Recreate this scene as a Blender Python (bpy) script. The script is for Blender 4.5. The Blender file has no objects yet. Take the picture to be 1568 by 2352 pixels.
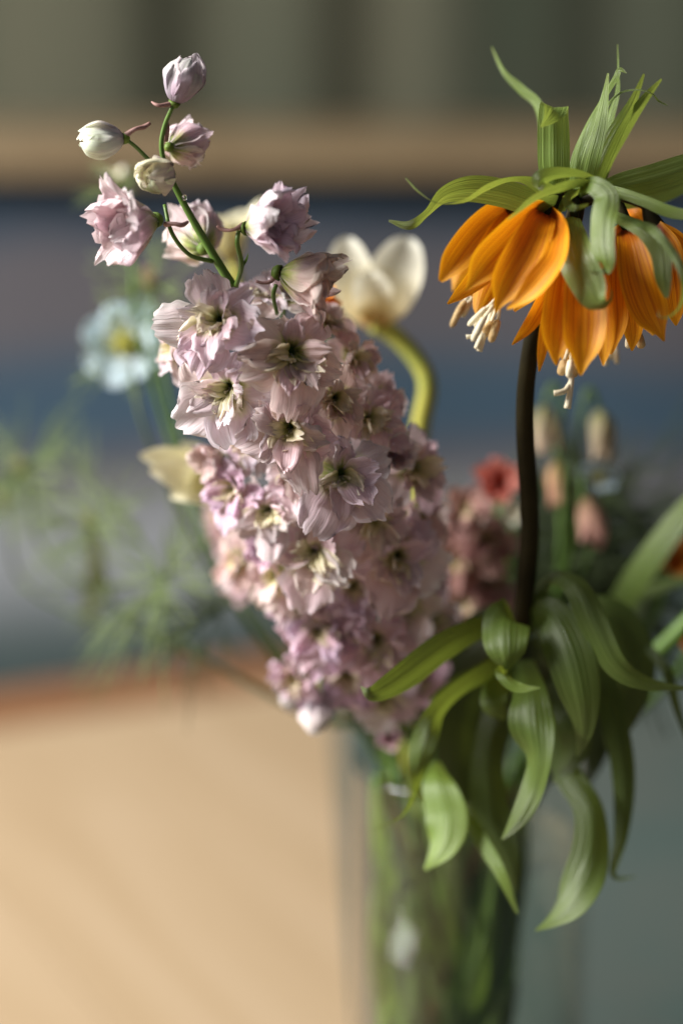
import bpy, math, random
from mathutils import Vector, Matrix, noise

# ------------------------------------------------------------------ camera
scene = bpy.context.scene
col = scene.collection
PI = math.pi
PITCH = math.radians(14)
LENS, SENS = 85.0, 36.0
HALF = 0.5 * SENS / LENS
CAM = Vector((0, 0, 0.62))
F = Vector((0, math.cos(PITCH), -math.sin(PITCH)))
R = Vector((1, 0, 0))
U = R.cross(F)
cd = bpy.data.cameras.new('camera'); cam = bpy.data.objects.new('camera', cd); col.objects.link(cam)
cam.location = CAM; cam.rotation_euler = (PI / 2 - PITCH, 0, 0)
cd.sensor_fit = 'VERTICAL'; cd.sensor_height = SENS; cd.sensor_width = 24; cd.lens = LENS
cd.clip_start = 0.01; cd.clip_end = 100
cd.dof.use_dof = True; cd.dof.focus_distance = 1.0; cd.dof.aperture_fstop = 2.0
scene.camera = cam

# ------------------------------------------------------------------ light
w = bpy.data.worlds.new('World'); scene.world = w; w.use_nodes = True
w.node_tree.nodes['Background'].inputs[0].default_value = (0.78, 0.86, 1.0, 1)
w.node_tree.nodes['Background'].inputs[1].default_value = 0.07
def area(name, loc, target, sx, sy, power, colr):
    l = bpy.data.lights.new(name, 'AREA'); l.shape = 'RECTANGLE'; l.size = sx; l.size_y = sy
    l.energy = power; l.color = colr
    o = bpy.data.objects.new(name, l); col.objects.link(o); o.location = loc
    o.rotation_euler = (Vector(target) - Vector(loc)).to_track_quat('-Z', 'Y').to_euler()
    return o
area('window_light', (-1.78, 0.95, 1.40), (0.0, 1.05, 0.3), 0.85, 1.1, 140, (1.0, 0.97, 0.925))
area('added_bench_light', (-1.0, 2.15, 0.95), (0.0, 2.5, 0.2), 0.5, 0.8, 5, (1.0, 0.97, 0.93))  # added lamp, no window there: brightens the bench from the left, rims the flowers
area('front_fill_light', (-0.6, -0.8, 1.9), (0.05, 1.1, 0.3), 1.2, 1.2, 1.5, (0.97, 0.98, 1.0))  # added weak fill from the camera side, not a lamp of the room
vs = scene.view_settings
vs.view_transform = 'Standard'; vs.look = 'None'; vs.gamma = 1; vs.exposure = 0.12; vs.use_curve_mapping = False
scene.cycles.use_denoising = True
scene.cycles.sample_clamp_indirect = 6
scene.cycles.max_bounces = 12; scene.cycles.transparent_max_bounces = 24

# ------------------------------------------------------------------ helpers
PX1 = HALF / 1176.0                       # metres per layout pixel at 1 m
def P(x, y, d):
    s = d * PX1
    return CAM + R * ((x - 784) * s) + U * ((1176 - y) * s) + F * d
def cdir(v):
    return (R * v[0] + U * v[1] - F * v[2]).normalized()
def lerp(a, b, t): return a + (b - a) * t
def sstep(a, b, x):
    t = max(0.0, min(1.0, (x - a) / (b - a))); return t * t * (3 - 2 * t)
def catmull(pts, n):
    """pts: list of equal length tuples -> n+1 interpolated tuples"""
    m = len(pts); out = []
    if m == 2: pts = [pts[0], tuple((a + b) / 2 for a, b in zip(*pts)), pts[1]]; m = 3
    for i in range(n + 1):
        t = i / n * (m - 1); k = min(int(t), m - 2); t -= k
        p1, p2 = pts[k], pts[k + 1]
        p0 = pts[k - 1] if k > 0 else tuple(2 * a - b for a, b in zip(p1, p2))
        p3 = pts[k + 2] if k + 2 < m else tuple(2 * b - a for a, b in zip(p1, p2))
        out.append(tuple(0.5 * (2 * b + (c - a) * t + (2 * a - 5 * b + 4 * c - d) * t * t + (3 * b - a - 3 * c + d) * t ** 3)
                         for a, b, c, d in zip(p0, p1, p2, p3)))
    return out

class MB:
    def __init__(s): s.v = []; s.f = []; s.uv = []
    def grid(s, pts, closed=False):
        """pts[i][j]: i along, j across"""
        n, m = len(pts), len(pts[0]); o = len(s.v)
        for i, row in enumerate(pts):
            for j, p in enumerate(row):
                s.v.append(tuple(p)); s.uv.append((j / max(1, (m if closed else m - 1)), i / max(1, n - 1)))
        for i in range(n - 1):
            for j in range(m if closed else m - 1):
                k = (j + 1) % m
                s.f.append((o + i * m + j, o + i * m + k, o + (i + 1) * m + k, o + (i + 1) * m + j))
        return s
    def tube(s, path, seg=8, cap=True):
        """path: (Vector, radius) list"""
        rows = []; ref = None
        for i, (p, r) in enumerate(path):
            a = path[max(0, i - 1)][0]; b = path[min(len(path) - 1, i + 1)][0]
            t = (b - a).normalized() if (b - a).length > 1e-9 else Vector((0, 0, 1))
            if ref is None:
                ref = t.orthogonal().normalized()
            ref = (ref - t * ref.dot(t)).normalized(); bn = t.cross(ref)
            rows.append([p + (ref * math.cos(2 * PI * k / seg) + bn * math.sin(2 * PI * k / seg)) * r for k in range(seg)])
        o = len(s.v); s.grid(rows, True)
        if cap:
            s.f.append(tuple(o + k for k in range(seg))[::-1])
            e = o + (len(rows) - 1) * seg; s.f.append(tuple(e + k for k in range(seg)))
        return s
    def lathe(s, prof, seg, centre=Vector(), M=None):
        rows = []
        for r, z in prof:
            row = []
            for k in range(seg):
                p = Vector((r * math.cos(2 * PI * k / seg), r * math.sin(2 * PI * k / seg), z))
                row.append((M @ p if M else p) + centre)
            rows.append(row)
        return s.grid(rows, True)
    def box(s, a, b, M=None):
        o = len(s.v)
        for z in (a[2], b[2]):
            for x, y in ((a[0], a[1]), (b[0], a[1]), (b[0], b[1]), (a[0], b[1])):
                p = Vector((x, y, z)); s.v.append(tuple(M @ p if M else p)); s.uv.append((0, 0))
        for f in ((3, 2, 1, 0), (4, 5, 6, 7), (0, 1, 5, 4), (1, 2, 6, 5), (2, 3, 7, 6), (3, 0, 4, 7)):
            s.f.append(tuple(o + k for k in f))
        return s
    def mesh(s, name, mat, smooth=True, org=None):
        me = bpy.data.meshes.new(name)
        vv = s.v if org is None else [(a - org[0], b - org[1], c - org[2]) for a, b, c in s.v]
        me.from_pydata(vv, [], s.f)
        uvl = me.uv_layers.new(name='UVMap')
        me.loops.foreach_get
        idx = [0] * len(me.loops); me.loops.foreach_get('vertex_index', idx)
        flat = []
        for i in idx: flat.extend(s.uv[i])
        uvl.data.foreach_set('uv', flat)
        if smooth: me.polygons.foreach_set('use_smooth', [True] * len(me.polygons))
        me.materials.append(mat); me.update()
        return me

ORG = {}
def link(name, me, parent=None, M=None, colr=None):
    o = bpy.data.objects.new(name, me); col.objects.link(o)
    if parent is not None: o.parent = parent
    if M is not None: o.matrix_basis = M
    if colr: o.color = (*colr, 1)
    return o
def wloc(o):
    v = Vector()
    while o is not None: v += o.location; o = o.parent
    return v
def part(name, mb, mat, parent=None, colr=None, smooth=True):
    """world-space builder -> child mesh (parents are only ever translated)"""
    org = wloc(parent) if parent is not None else Vector()
    me = mb.mesh(name, mat, smooth, org)
    return link(name, me, parent, None, colr)
def thing(name, label, cat, loc, group=None):
    o = bpy.data.objects.new(name, None); o.empty_display_size = 0.02; col.objects.link(o); o.location = loc
    return tag(o, label, cat, group)
def tag(o, label, cat, group=None):
    o['label'] = label; o['category'] = cat
    if group: o['group'] = group
    return o
def struct(o): o['kind'] = 'structure'; return o

# ------------------------------------------------------------------ materials
def newmat(name):
    m = bpy.data.materials.new(name); m.use_nodes = True
    nt = m.node_tree; nt.nodes.clear()
    out = nt.nodes.new('ShaderNodeOutputMaterial')
    return m, nt, out
def nd(nt, t, **kw):
    n = nt.nodes.new('ShaderNode' + t)
    for k, v in kw.items():
        if k in n.inputs: n.inputs[k].default_value = v
        else: setattr(n, k, v)
    return n
def ramp(nt, stops, fac=None):
    r = nt.nodes.new('ShaderNodeValToRGB'); cr = r.color_ramp
    while len(cr.elements) < len(stops): cr.elements.new(0.5)
    for e, (p, c) in zip(cr.elements, stops):
        e.position = p; e.color = (*c, 1) if len(c) == 3 else c
    if fac is not None: nt.links.new(fac, r.inputs[0])
    return r
def mixc(nt, a, b, fac, mode='MIX'):
    m = nt.nodes.new('ShaderNodeMix'); m.data_type = 'RGBA'; m.blend_type = mode
    for s, v in ((6, a), (7, b), (0, fac)):
        if isinstance(v, (tuple, list)): m.inputs[s].default_value = (*v[:3], 1)
        elif isinstance(v, (int, float)): m.inputs[s].default_value = v
        else: nt.links.new(v, m.inputs[s])
    return m.outputs[2]

def petal_mat(name, stops, vein, vein_amt=0.5, transl=0.35, rough=0.55, vscale=(26, 1.6), edge=None, bump=0.25, tcol=None, spec=0.25, objvar=0.12, lines=False, bdist=0.0006):
    m, nt, out = newmat(name); L = nt.links.new
    tc = nd(nt, 'TexCoord'); sep = nd(nt, 'SeparateXYZ'); L(tc.outputs['UV'], sep.inputs[0])
    # slightly warped length coordinate
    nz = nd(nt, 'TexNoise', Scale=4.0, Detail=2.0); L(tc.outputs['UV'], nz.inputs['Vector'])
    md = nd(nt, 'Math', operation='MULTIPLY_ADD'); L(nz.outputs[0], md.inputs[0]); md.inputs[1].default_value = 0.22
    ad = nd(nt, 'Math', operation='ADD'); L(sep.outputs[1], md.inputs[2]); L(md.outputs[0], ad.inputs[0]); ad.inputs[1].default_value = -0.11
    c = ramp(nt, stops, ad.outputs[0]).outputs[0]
    if edge:
        ab = nd(nt, 'Math', operation='SUBTRACT'); L(sep.outputs[0], ab.inputs[0]); ab.inputs[1].default_value = 0.5
        a2 = nd(nt, 'Math', operation='ABSOLUTE'); L(ab.outputs[0], a2.inputs[0])
        mr = nd(nt, 'MapRange'); mr.inputs[1].default_value = 0.30; mr.inputs[2].default_value = 0.5; L(a2.outputs[0], mr.inputs[0])
        c = mixc(nt, c, edge, mr.outputs[0])
    mp = nd(nt, 'Mapping'); mp.inputs['Scale'].default_value = (vscale[0], vscale[1], 1); L(tc.outputs['UV'], mp.inputs[0])
    vn = nd(nt, 'TexNoise', Scale=1.0, Detail=3.0, Roughness=0.6); L(mp.outputs[0], vn.inputs['Vector'])
    vr = ramp(nt, [(0.36, (0.1, 0.1, 0.1)), (0.43, (0.0, 0.0, 0.0)), (0.48, (1, 1, 1)), (0.53, (0.0, 0.0, 0.0)), (0.62, (0.45, 0.45, 0.45))] if lines else [(0.42, (0, 0, 0)), (0.62, (1, 1, 1))], vn.outputs[0])
    mu = nd(nt, 'Math', operation='MULTIPLY'); L(vr.outputs[0], mu.inputs[0]); mu.inputs[1].default_value = vein_amt
    c = mixc(nt, c, vein, mu.outputs[0])
    oi = nd(nt, 'ObjectInfo')
    c = mixc(nt, c, oi.outputs['Color'], 1.0, 'MULTIPLY')
    hs = nd(nt, 'HueSaturation'); L(c, hs.inputs['Color'])
    vm = nd(nt, 'MapRange'); L(oi.outputs['Random'], vm.inputs[0]); vm.inputs[3].default_value = 1 - objvar; vm.inputs[4].default_value = 1 + objvar
    L(vm.outputs[0], hs.inputs['Value']); c = hs.outputs[0]
    bp = nd(nt, 'Bump', Strength=bump, Distance=bdist); L(vn.outputs[0], bp.inputs['Height'])
    pr = nd(nt, 'BsdfPrincipled', Roughness=rough); pr.inputs['Specular IOR Level'].default_value = spec
    L(c, pr.inputs['Base Color']); L(bp.outputs[0], pr.inputs['Normal'])
    tr = nd(nt, 'BsdfTranslucent'); L(bp.outputs[0], tr.inputs['Normal'])
    if tcol: L(mixc(nt, c, mixc(nt, tcol, oi.outputs['Color'], 1.0, 'MULTIPLY'), 0.6), tr.inputs[0])
    else: L(c, tr.inputs[0])
    mx = nd(nt, 'MixShader'); mx.inputs[0].default_value = transl
    L(pr.outputs[0], mx.inputs[1]); L(tr.outputs[0], mx.inputs[2]); L(mx.outputs[0], out.inputs[0])
    return m
def plain_mat(name, c1, c2=None, scale=20.0, rough=0.5, spec=0.3, bump=0.0, stretch=(1, 1, 1), coord='Object', detail=4.0, metal=0, sheen=0):
    m, nt, out = newmat(name); L = nt.links.new
    pr = nd(nt, 'BsdfPrincipled', Roughness=rough); pr.inputs['Specular IOR Level'].default_value = spec
    if sheen: pr.inputs['Sheen Weight'].default_value = sheen
    tc = nd(nt, 'TexCoord'); mp = nd(nt, 'Mapping'); mp.inputs['Scale'].default_value = stretch; L(tc.outputs[coord], mp.inputs[0])
    nz = nd(nt, 'TexNoise', Scale=scale, Detail=detail); L(mp.outputs[0], nz.inputs['Vector'])
    r = ramp(nt, [(0.3, c1), (0.7, c2 or c1)], nz.outputs[0])
    oi = nd(nt, 'ObjectInfo'); L(mixc(nt, r.outputs[0], oi.outputs['Color'], 1.0, 'MULTIPLY'), pr.inputs['Base Color'])
    if bump:
        bp = nd(nt, 'Bump', Strength=bump, Distance=0.002); L(nz.outputs[0], bp.inputs['Height']); L(bp.outputs[0], pr.inputs['Normal'])
    L(pr.outputs[0], out.inputs[0])
    return m
def glass_mat(name, tint, ior=1.45, rough=0.0):
    m, nt, out = newmat(name); L = nt.links.new
    f0 = ((ior - 1) / (ior + 1)) ** 2
    lw = nd(nt, 'LayerWeight', Blend=0.5); pw = nd(nt, 'Math', operation='POWER'); L(lw.outputs['Facing'], pw.inputs[0]); pw.inputs[1].default_value = 5
    ma = nd(nt, 'Math', operation='MULTIPLY_ADD'); L(pw.outputs[0], ma.inputs[0]); ma.inputs[1].default_value = 1 - f0; ma.inputs[2].default_value = f0
    tr = nd(nt, 'BsdfTransparent'); tr.inputs[0].default_value = (*tint, 1)
    gl = nd(nt, 'BsdfGlossy', Roughness=rough); mx = nd(nt, 'MixShader')
    L(ma.outputs[0], mx.inputs[0]); L(tr.outputs[0], mx.inputs[1]); L(gl.outputs[0], mx.inputs[2]); L(mx.outputs[0], out.inputs[0])
    return m

M_LARK = petal_mat('larkspur_petal', [(0.0, (0.07, 0.12, 0.015)), (0.17, (0.16, 0.24, 0.035)), (0.28, (0.42, 0.47, 0.13)), (0.40, (0.74, 0.68, 0.50)), (0.54, (0.77, 0.61, 0.63)), (0.8, (0.78, 0.64, 0.67)), (1.0, (0.86, 0.77, 0.79))],
                   (0.66, 0.46, 0.48), 0.40, 0.36, 0.6, (20, 1.2), edge=(0.83, 0.735, 0.745), bump=0.7, bdist=0.0011)
M_LIN = petal_mat('larkspur_inner', [(0.0, (0.10, 0.14, 0.02)), (0.25, (0.46, 0.50, 0.13)), (0.5, (0.80, 0.76, 0.42)), (0.75, (0.86, 0.81, 0.58)), (1.0, (0.86, 0.79, 0.66))],
                  (0.66, 0.54, 0.40), 0.35, 0.34, 0.6, (12, 1.2), bump=0.6, bdist=0.001)
M_BUD = petal_mat('larkspur_bud', [(0.0, (0.30, 0.20, 0.20)), (0.2, (0.56, 0.47, 0.48)), (0.5, (0.74, 0.68, 0.62)), (0.8, (0.84, 0.82, 0.66)), (1.0, (0.86, 0.86, 0.70))],
                  (0.50, 0.40, 0.42), 0.5, 0.3, 0.55, (14, 1.0), bump=0.5, bdist=0.001)
M_SPUR = plain_mat('spur_skin', (0.22, 0.11, 0.09), (0.33, 0.2, 0.19), 120, 0.6)
M_STEM = plain_mat('stem_green', (0.075, 0.145, 0.022), (0.11, 0.20, 0.035), 60, 0.42, 0.4, 0.15)
M_DSTEM = plain_mat('stem_dark', (0.020, 0.017, 0.008), (0.036, 0.030, 0.013), 60, 0.65, 0.08, 0.2)
M_BSTEM = plain_mat('stem_brown', (0.14, 0.06, 0.025), (0.20, 0.10, 0.04), 60, 0.5, 0.3, 0.2)
M_YSTEM = plain_mat('stem_yellow_green', (0.40, 0.34, 0.05), (0.28, 0.31, 0.06), 30, 0.5, 0.3, 0.2)
M_THROAT = plain_mat('throat_green', (0.06, 0.11, 0.014), (0.15, 0.22, 0.03), 300, 0.6)
M_CREAM = plain_mat('stamen_cream', (0.78, 0.70, 0.48), (0.86, 0.80, 0.62), 200, 0.55, 0.25, 0.3)
M_ANTH = plain_mat('anther_tan', (0.50, 0.32, 0.13), (0.72, 0.55, 0.30), 260, 0.8, 0.1, 0.6)
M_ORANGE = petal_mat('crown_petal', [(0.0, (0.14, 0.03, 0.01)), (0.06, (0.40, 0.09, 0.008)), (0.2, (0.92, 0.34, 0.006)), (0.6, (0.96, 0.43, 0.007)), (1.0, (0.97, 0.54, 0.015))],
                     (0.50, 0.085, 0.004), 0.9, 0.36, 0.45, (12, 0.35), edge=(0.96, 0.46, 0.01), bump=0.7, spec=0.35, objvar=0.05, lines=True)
M_LEAF = petal_mat('crown_leaf', [(0.0, (0.12, 0.19, 0.03)), (0.3, (0.19, 0.28, 0.055)), (0.8, (0.21, 0.30, 0.07)), (1.0, (0.25, 0.31, 0.09))],
                   (0.10, 0.165, 0.025), 0.85, 0.34, 0.40, (13, 0.25), bump=0.9, bdist=0.0012, tcol=(0.46, 0.56, 0.07), spec=0.75, objvar=0.12, lines=True)
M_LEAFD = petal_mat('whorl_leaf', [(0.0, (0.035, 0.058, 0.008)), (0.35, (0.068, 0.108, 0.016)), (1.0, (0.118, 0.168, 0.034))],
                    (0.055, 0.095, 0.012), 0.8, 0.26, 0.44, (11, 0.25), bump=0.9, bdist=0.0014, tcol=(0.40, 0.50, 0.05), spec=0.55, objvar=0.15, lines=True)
M_NARC = petal_mat('narcissus_petal', [(0.0, (0.55, 0.30, 0.05)), (0.18, (0.78, 0.64, 0.34)), (0.5, (0.86, 0.83, 0.68)), (1.0, (0.86, 0.86, 0.78))], (0.75, 0.70, 0.5), 0.3, 0.35, 0.5, (10, 1))
M_NARY = petal_mat('cream_petal', [(0.0, (0.55, 0.46, 0.12)), (0.3, (0.85, 0.80, 0.50)), (1.0, (0.88, 0.86, 0.68))], (0.70, 0.58, 0.3), 0.3, 0.3, 0.3, (10, 1), spec=0.6)
M_NIG = petal_mat('nigella_petal', [(0.0, (0.66, 0.70, 0.48)), (0.4, (0.72, 0.80, 0.84)), (1.0, (0.60, 0.76, 0.85))], (0.45, 0.60, 0.72), 0.35, 0.35, 0.55, (10, 1))
M_PALE = petal_mat('pale_bell_petal', [(0.0, (0.30, 0.36, 0.10)), (0.4, (0.62, 0.56, 0.34)), (1.0, (0.72, 0.58, 0.44))], (0.52, 0.36, 0.32), 0.4, 0.35, 0.55, (10, 1))
M_CORAL = petal_mat('coral_petal', [(0.0, (0.55, 0.05, 0.03)), (0.5, (0.70, 0.13, 0.08)), (1.0, (0.72, 0.36, 0.30))], (0.6, 0.10, 0.07), 0.4, 0.3, 0.55, (10, 1))
M_POPPY = petal_mat('orange_bloom_petal', [(0.0, (0.70, 0.16, 0.02)), (0.5, (0.82, 0.27, 0.03)), (1.0, (0.85, 0.42, 0.12))], (0.7, 0.2, 0.02), 0.3, 0.35, 0.55, (10, 1))
M_FEATH = plain_mat('feathery_green', (0.14, 0.20, 0.075), (0.22, 0.28, 0.12), 40, 0.6, 0.2)
M_FEATHD = plain_mat('feathery_dark', (0.035, 0.055, 0.02), (0.065, 0.085, 0.035), 40, 0.6, 0.2)

# ------------------------------------------------------------------ generic shapes
def ribbon_mb(pts, n=30, across=9, channel=0.06, seed=0, wave=0.0, rib=0.0):
    """pts: (x, y, depth, width_px, twist_deg)"""
    rnd = random.Random(seed); ph = rnd.random() * 6
    sm = catmull(pts, n)
    cs = [P(a[0], a[1], a[2]) for a in sm]
    rows = []; prev = None
    for i, a in enumerate(sm):
        t = (cs[min(n, i + 1)] - cs[max(0, i - 1)]).normalized()
        view = (cs[i] - CAM).normalized()
        s0 = t.cross(view)
        if s0.length < 0.25 and prev is not None: s0 = prev - t * prev.dot(t)
        s0.normalize()
        if prev is not None:
            if s0.dot(prev) < 0: s0 = -s0
            s0 = (s0 * 0.6 + prev * 0.4); s0 = (s0 - t * s0.dot(t)).normalized()
        prev = s0
        n0 = s0.cross(t); tw = math.radians(a[4])
        S = s0 * math.cos(tw) + n0 * math.sin(tw); N = S.cross(t)
        hw = 0.5 * max(a[3], 0.6) * a[2] * PX1
        row = []
        for j in range(across):
            u = 2 * j / (across - 1) - 1
            lift = (u * u - 0.4) * hw * 2 * channel - rib * hw * math.exp(-(u / .22) ** 2)
            lift += wave * hw * abs(u) ** 2 * math.sin(i / n * 14 + ph + (1.7 if u > 0 else 0))
            row.append(cs[i] + S * (u * hw) + N * lift)
        rows.append(row)
    return MB().grid(rows)
def ribbon(name, pts, mat, parent, **kw):
    colr = kw.pop('colr', None)
    return part(name, ribbon_mb(pts, **kw), mat, parent, colr)
def pxtube(pts, n=30, seg=9):
    """pts (x, y, depth, radius_px)"""
    return MB().tube([(P(a[0], a[1], a[2]), max(0.4, a[3]) * a[2] * PX1) for a in catmull(pts, n)], seg)
def wtube(mb, pts, n=12, seg=6):
    mb.tube([(Vector(a[:3]), max(1e-5, a[3])) for a in catmull(pts, n)], seg); return mb

def petal_mb(L, W, theta, wf, nu=11, nv=14, cup=0.0, ruf=0.0, rf=2.0, scal=0.0, tipround=0.0, seed=0, skew=0.0, fold=0.0, ragged=0.0):
    """axis = +Z, radial = +X. theta(v): degrees from the axis. wf(v): relative width."""
    rnd = random.Random(seed); o1 = rnd.random() * 50; ph = rnd.random() * 6
    rows = []; pos = Vector((0, 0, 0)); cen = []
    ns = nv
    for i in range(ns + 1):
        v = i / ns; th = math.radians(theta(v))
        t = Vector((math.sin(th), 0, math.cos(th)))
        if i: pos = pos + t * (L / ns)
        cen.append((pos.copy(), t))
    for i in range(ns + 1):
        v = i / ns; row = []
        for j in range(nu):
            u = 2 * j / (nu - 1) - 1
            ln = 1 - tipround * u * u * v + scal * v * v * (noise.noise(Vector((u * 2.6 + o1, 1.7, 0))) + 0.5 * noise.noise(Vector((u * 6 + o1, 4.2, 0))))
            s = v * ln * ns; k = min(int(s), ns - 1); fr = s - k
            p = cen[k][0].lerp(cen[k + 1][0], fr) if fr <= 1 else cen[ns][0] + cen[ns][1] * (fr - 1) * L / ns
            t = cen[k][1].lerp(cen[k + 1][1], min(1, fr)).normalized()
            nrm = Vector((-t.z, 0, t.x))
            hw = 0.5 * W * wf(v) * (1 + ragged * v * noise.noise(Vector((v * 5 + o1, 9.0 if u > 0 else 2.0, 0))))
            a = cup * u
            y = (math.sin(a) / cup * hw) if abs(cup) > 1e-3 else u * hw
            z = ((1 - math.cos(a)) / abs(cup) * hw * (1 if cup > 0 else -1)) if abs(cup) > 1e-3 else 0
            z += ruf * L * v ** 1.4 * (abs(u) ** 0.6) * math.sin(PI * rf * u + ph + 2.2 * v)
            z += ruf * L * 0.9 * v * noise.noise(Vector((u * 1.8 + o1, v * 2.2, 3.1)))
            z += ruf * 0.55 * L * v * v * noise.noise(Vector((u * 5.5 + o1, v * 5.0, 7.7)))
            z += fold * L * sstep(0, .35, v) * (1 - .35 * v) * math.cos(PI * 2.5 * u + ph * .4)
            row.append(p + nrm * z + Vector((0, y + skew * L * v * v, 0)))
        rows.append(row)
    return MB().grid(rows)
def ell(p=0.8, q=0.6, base=0.12):
    return lambda v: max(base * (1 - v), math.sin(PI * min(1, v) ** p) ** q if 0 < v < 1 else 0.0) + 0.004
def fan(base=0.16, k=0.7):
    return lambda v: base + (1 - base) * sstep(0, k, v) * (1 - 0.16 * sstep(0.75, 1, v))
def spat(base=0.18, k=0.62, tip=0.45):
    def f(v):
        g = base + (1 - base) * math.sin(PI / 2 * min(1, v / k)) ** 1.3
        if v > k:
            q = (v - k) / (1 - k); g *= tip + (1 - tip) * math.sqrt(max(0, 1 - q * q))
        return g
    return f
def th(*kn):
    def f(v):
        for (a, x), (b, y) in zip(kn, kn[1:]):
            if v <= b: return lerp(x, y, sstep(a, b, v))
        return kn[-1][1]
    return f
def frame(d, roll=0.0):
    d = d.normalized()
    up = Vector((0, 0, 1)) if abs(d.z) < 0.95 else Vector((0, 1, 0))
    x = (up - d * up.dot(d)).normalized(); y = d.cross(x)
    return Matrix((x, y, d)).transposed().to_4x4() @ Matrix.Rotation(roll, 4, 'Z')

# petal libraries (unit length 1, scaled per object)
LIB = {}
def lib(key, n, fn):
    LIB[key] = [fn(k) for k in range(n)]
_r = random.Random(11)
lib('outer', 20, lambda k: petal_mb(1, _r.uniform(0.74, 1.0), th((0, 8), (0.28, _r.uniform(50, 74)), (0.75, _r.uniform(70, 100)), (1, _r.uniform(60, 130))), spat(0.2, _r.uniform(0.6, 0.74), _r.uniform(.5, .7)), 21, 18,
    cup=_r.choice((-.35, .2, .4, .6)), ruf=_r.uniform(0.05, 0.08), rf=_r.uniform(1.2, 2.4), scal=_r.uniform(0.14, 0.26), tipround=_r.uniform(0.12, 0.22), seed=k, skew=_r.uniform(-.12, .12), fold=_r.uniform(.004, .014), ragged=.2).mesh('petal', M_LARK))
lib('inner', 12, lambda k: petal_mb(1, _r.uniform(0.55, 0.8), th((0, 0), (0.4, _r.uniform(24, 44)), (1, _r.uniform(34, 92))), spat(0.3, 0.65, .6), 13, 13,
    cup=_r.uniform(0.5, 1.2), ruf=_r.uniform(0.07, 0.12), rf=_r.uniform(1.6, 3), scal=_r.uniform(0.2, 0.35), tipround=0.15, seed=40 + k, skew=_r.uniform(-.16, .16), fold=.015, ragged=.3).mesh('petal', M_LIN))
lib('tongue', 14, lambda k: petal_mb(1, _r.uniform(0.46, 0.68), th((0, 6), (0.3, _r.uniform(44, 68)), (0.75, _r.uniform(62, 92)), (1, _r.uniform(40, 125))), spat(0.25, _r.uniform(0.6, 0.72), _r.uniform(.4, .62)), 17, 16,
    cup=_r.choice((-.4, .4, .7, .9)), ruf=_r.uniform(0.05, 0.085), rf=_r.uniform(1.1, 2.0), scal=_r.uniform(0.14, 0.26), tipround=_r.uniform(0.10, 0.2), seed=500 + k, skew=_r.uniform(-.16, .16), fold=_r.uniform(.006, .018), ragged=.22).mesh('petal', M_LARK))
lib('budp', 6, lambda k: petal_mb(1, _r.uniform(0.72, 0.9), th((0, 75), (0.35, _r.uniform(22, 34)), (0.75, _r.uniform(-30, 0)), (1, _r.uniform(-80, -25))), spat(0.3, 0.6, .3), 13, 14,
    cup=_r.uniform(.9, 1.25), ruf=0.03, rf=1.5, scal=0.08, tipround=.2, seed=70 + k, fold=.012).mesh('petal', M_BUD))
lib('half', 8, lambda k: petal_mb(1, _r.uniform(0.72, 0.9), th((0, 58), (0.4, _r.uniform(22, 34)), (0.8, _r.uniform(14, 40)), (1, _r.uniform(10, 75))), spat(0.16, 0.66, .5), 17, 16,
    cup=_r.uniform(0.5, 1.0), ruf=_r.uniform(0.045, 0.07), rf=_r.uniform(1.6, 3), scal=0.18, tipround=0.15, seed=90 + k, fold=.018, ragged=.22).mesh('petal', M_LARK))

def petalobj(parent, key, k, Mrot, scale, colr=None, off=None):
    me = LIB[key][k % len(LIB[key])]
    M = Mrot @ Matrix.Diagonal((*(scale if isinstance(scale, tuple) else (scale,) * 3), 1))
    if off is not None: M = Matrix.Translation(off) @ M
    return link('petal', me, parent, M, colr)

# ------------------------------------------------------------------ the setting
def wood_mat(name, c1, c2, c3, rough=0.45):
    m, nt, out = newmat(name); L = nt.links.new
    tc = nd(nt, 'TexCoord'); mp = nd(nt, 'Mapping'); mp.inputs['Scale'].default_value = (9, 0.9, 9); L(tc.outputs['Object'], mp.inputs[0])
    nz = nd(nt, 'TexNoise', Scale=2.0, Detail=6.0, Distortion=0.6); L(mp.outputs[0], nz.inputs['Vector'])
    r = ramp(nt, [(0.3, c1), (0.5, c2), (0.72, c3)], nz.outputs[0])
    pr = nd(nt, 'BsdfPrincipled', Roughness=rough); L(r.outputs[0], pr.inputs['Base Color'])
    bp = nd(nt, 'Bump', Strength=0.15, Distance=0.001); L(nz.outputs[0], bp.inputs['Height']); L(bp.outputs[0], pr.inputs['Normal'])
    L(pr.outputs[0], out.inputs[0]); return m
M_TABLE = wood_mat('pale_wood', (0.35, 0.25, 0.148), (0.38, 0.277, 0.170), (0.41, 0.305, 0.197))
M_TEDGE = wood_mat('red_brown_wood', (0.15, 0.065, 0.026), (0.19, 0.085, 0.034), (0.23, 0.105, 0.045))
M_RAIL = wood_mat('tan_wood', (0.15, 0.105, 0.055), (0.18, 0.128, 0.07), (0.205, 0.148, 0.083))

floor = struct(part('floor', MB().grid([[Vector((-4, -1, -.75)), Vector((4, -1, -.75))], [Vector((-4, 6, -.75)), Vector((4, 6, -.75))]]), plain_mat('floor_dark', (0.05, 0.045, 0.04), (0.075, 0.065, 0.055), 5, 0.6)))
wall = struct(part('wall', MB().grid([[Vector((-4, 3.6, -.75)), Vector((4, 3.6, -.75))], [Vector((-4, 3.6, 1.9)), Vector((4, 3.6, 1.9))]]), plain_mat('wall_olive', (0.10, 0.105, 0.07), (0.13, 0.13, 0.09), 3, 0.8)))

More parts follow.
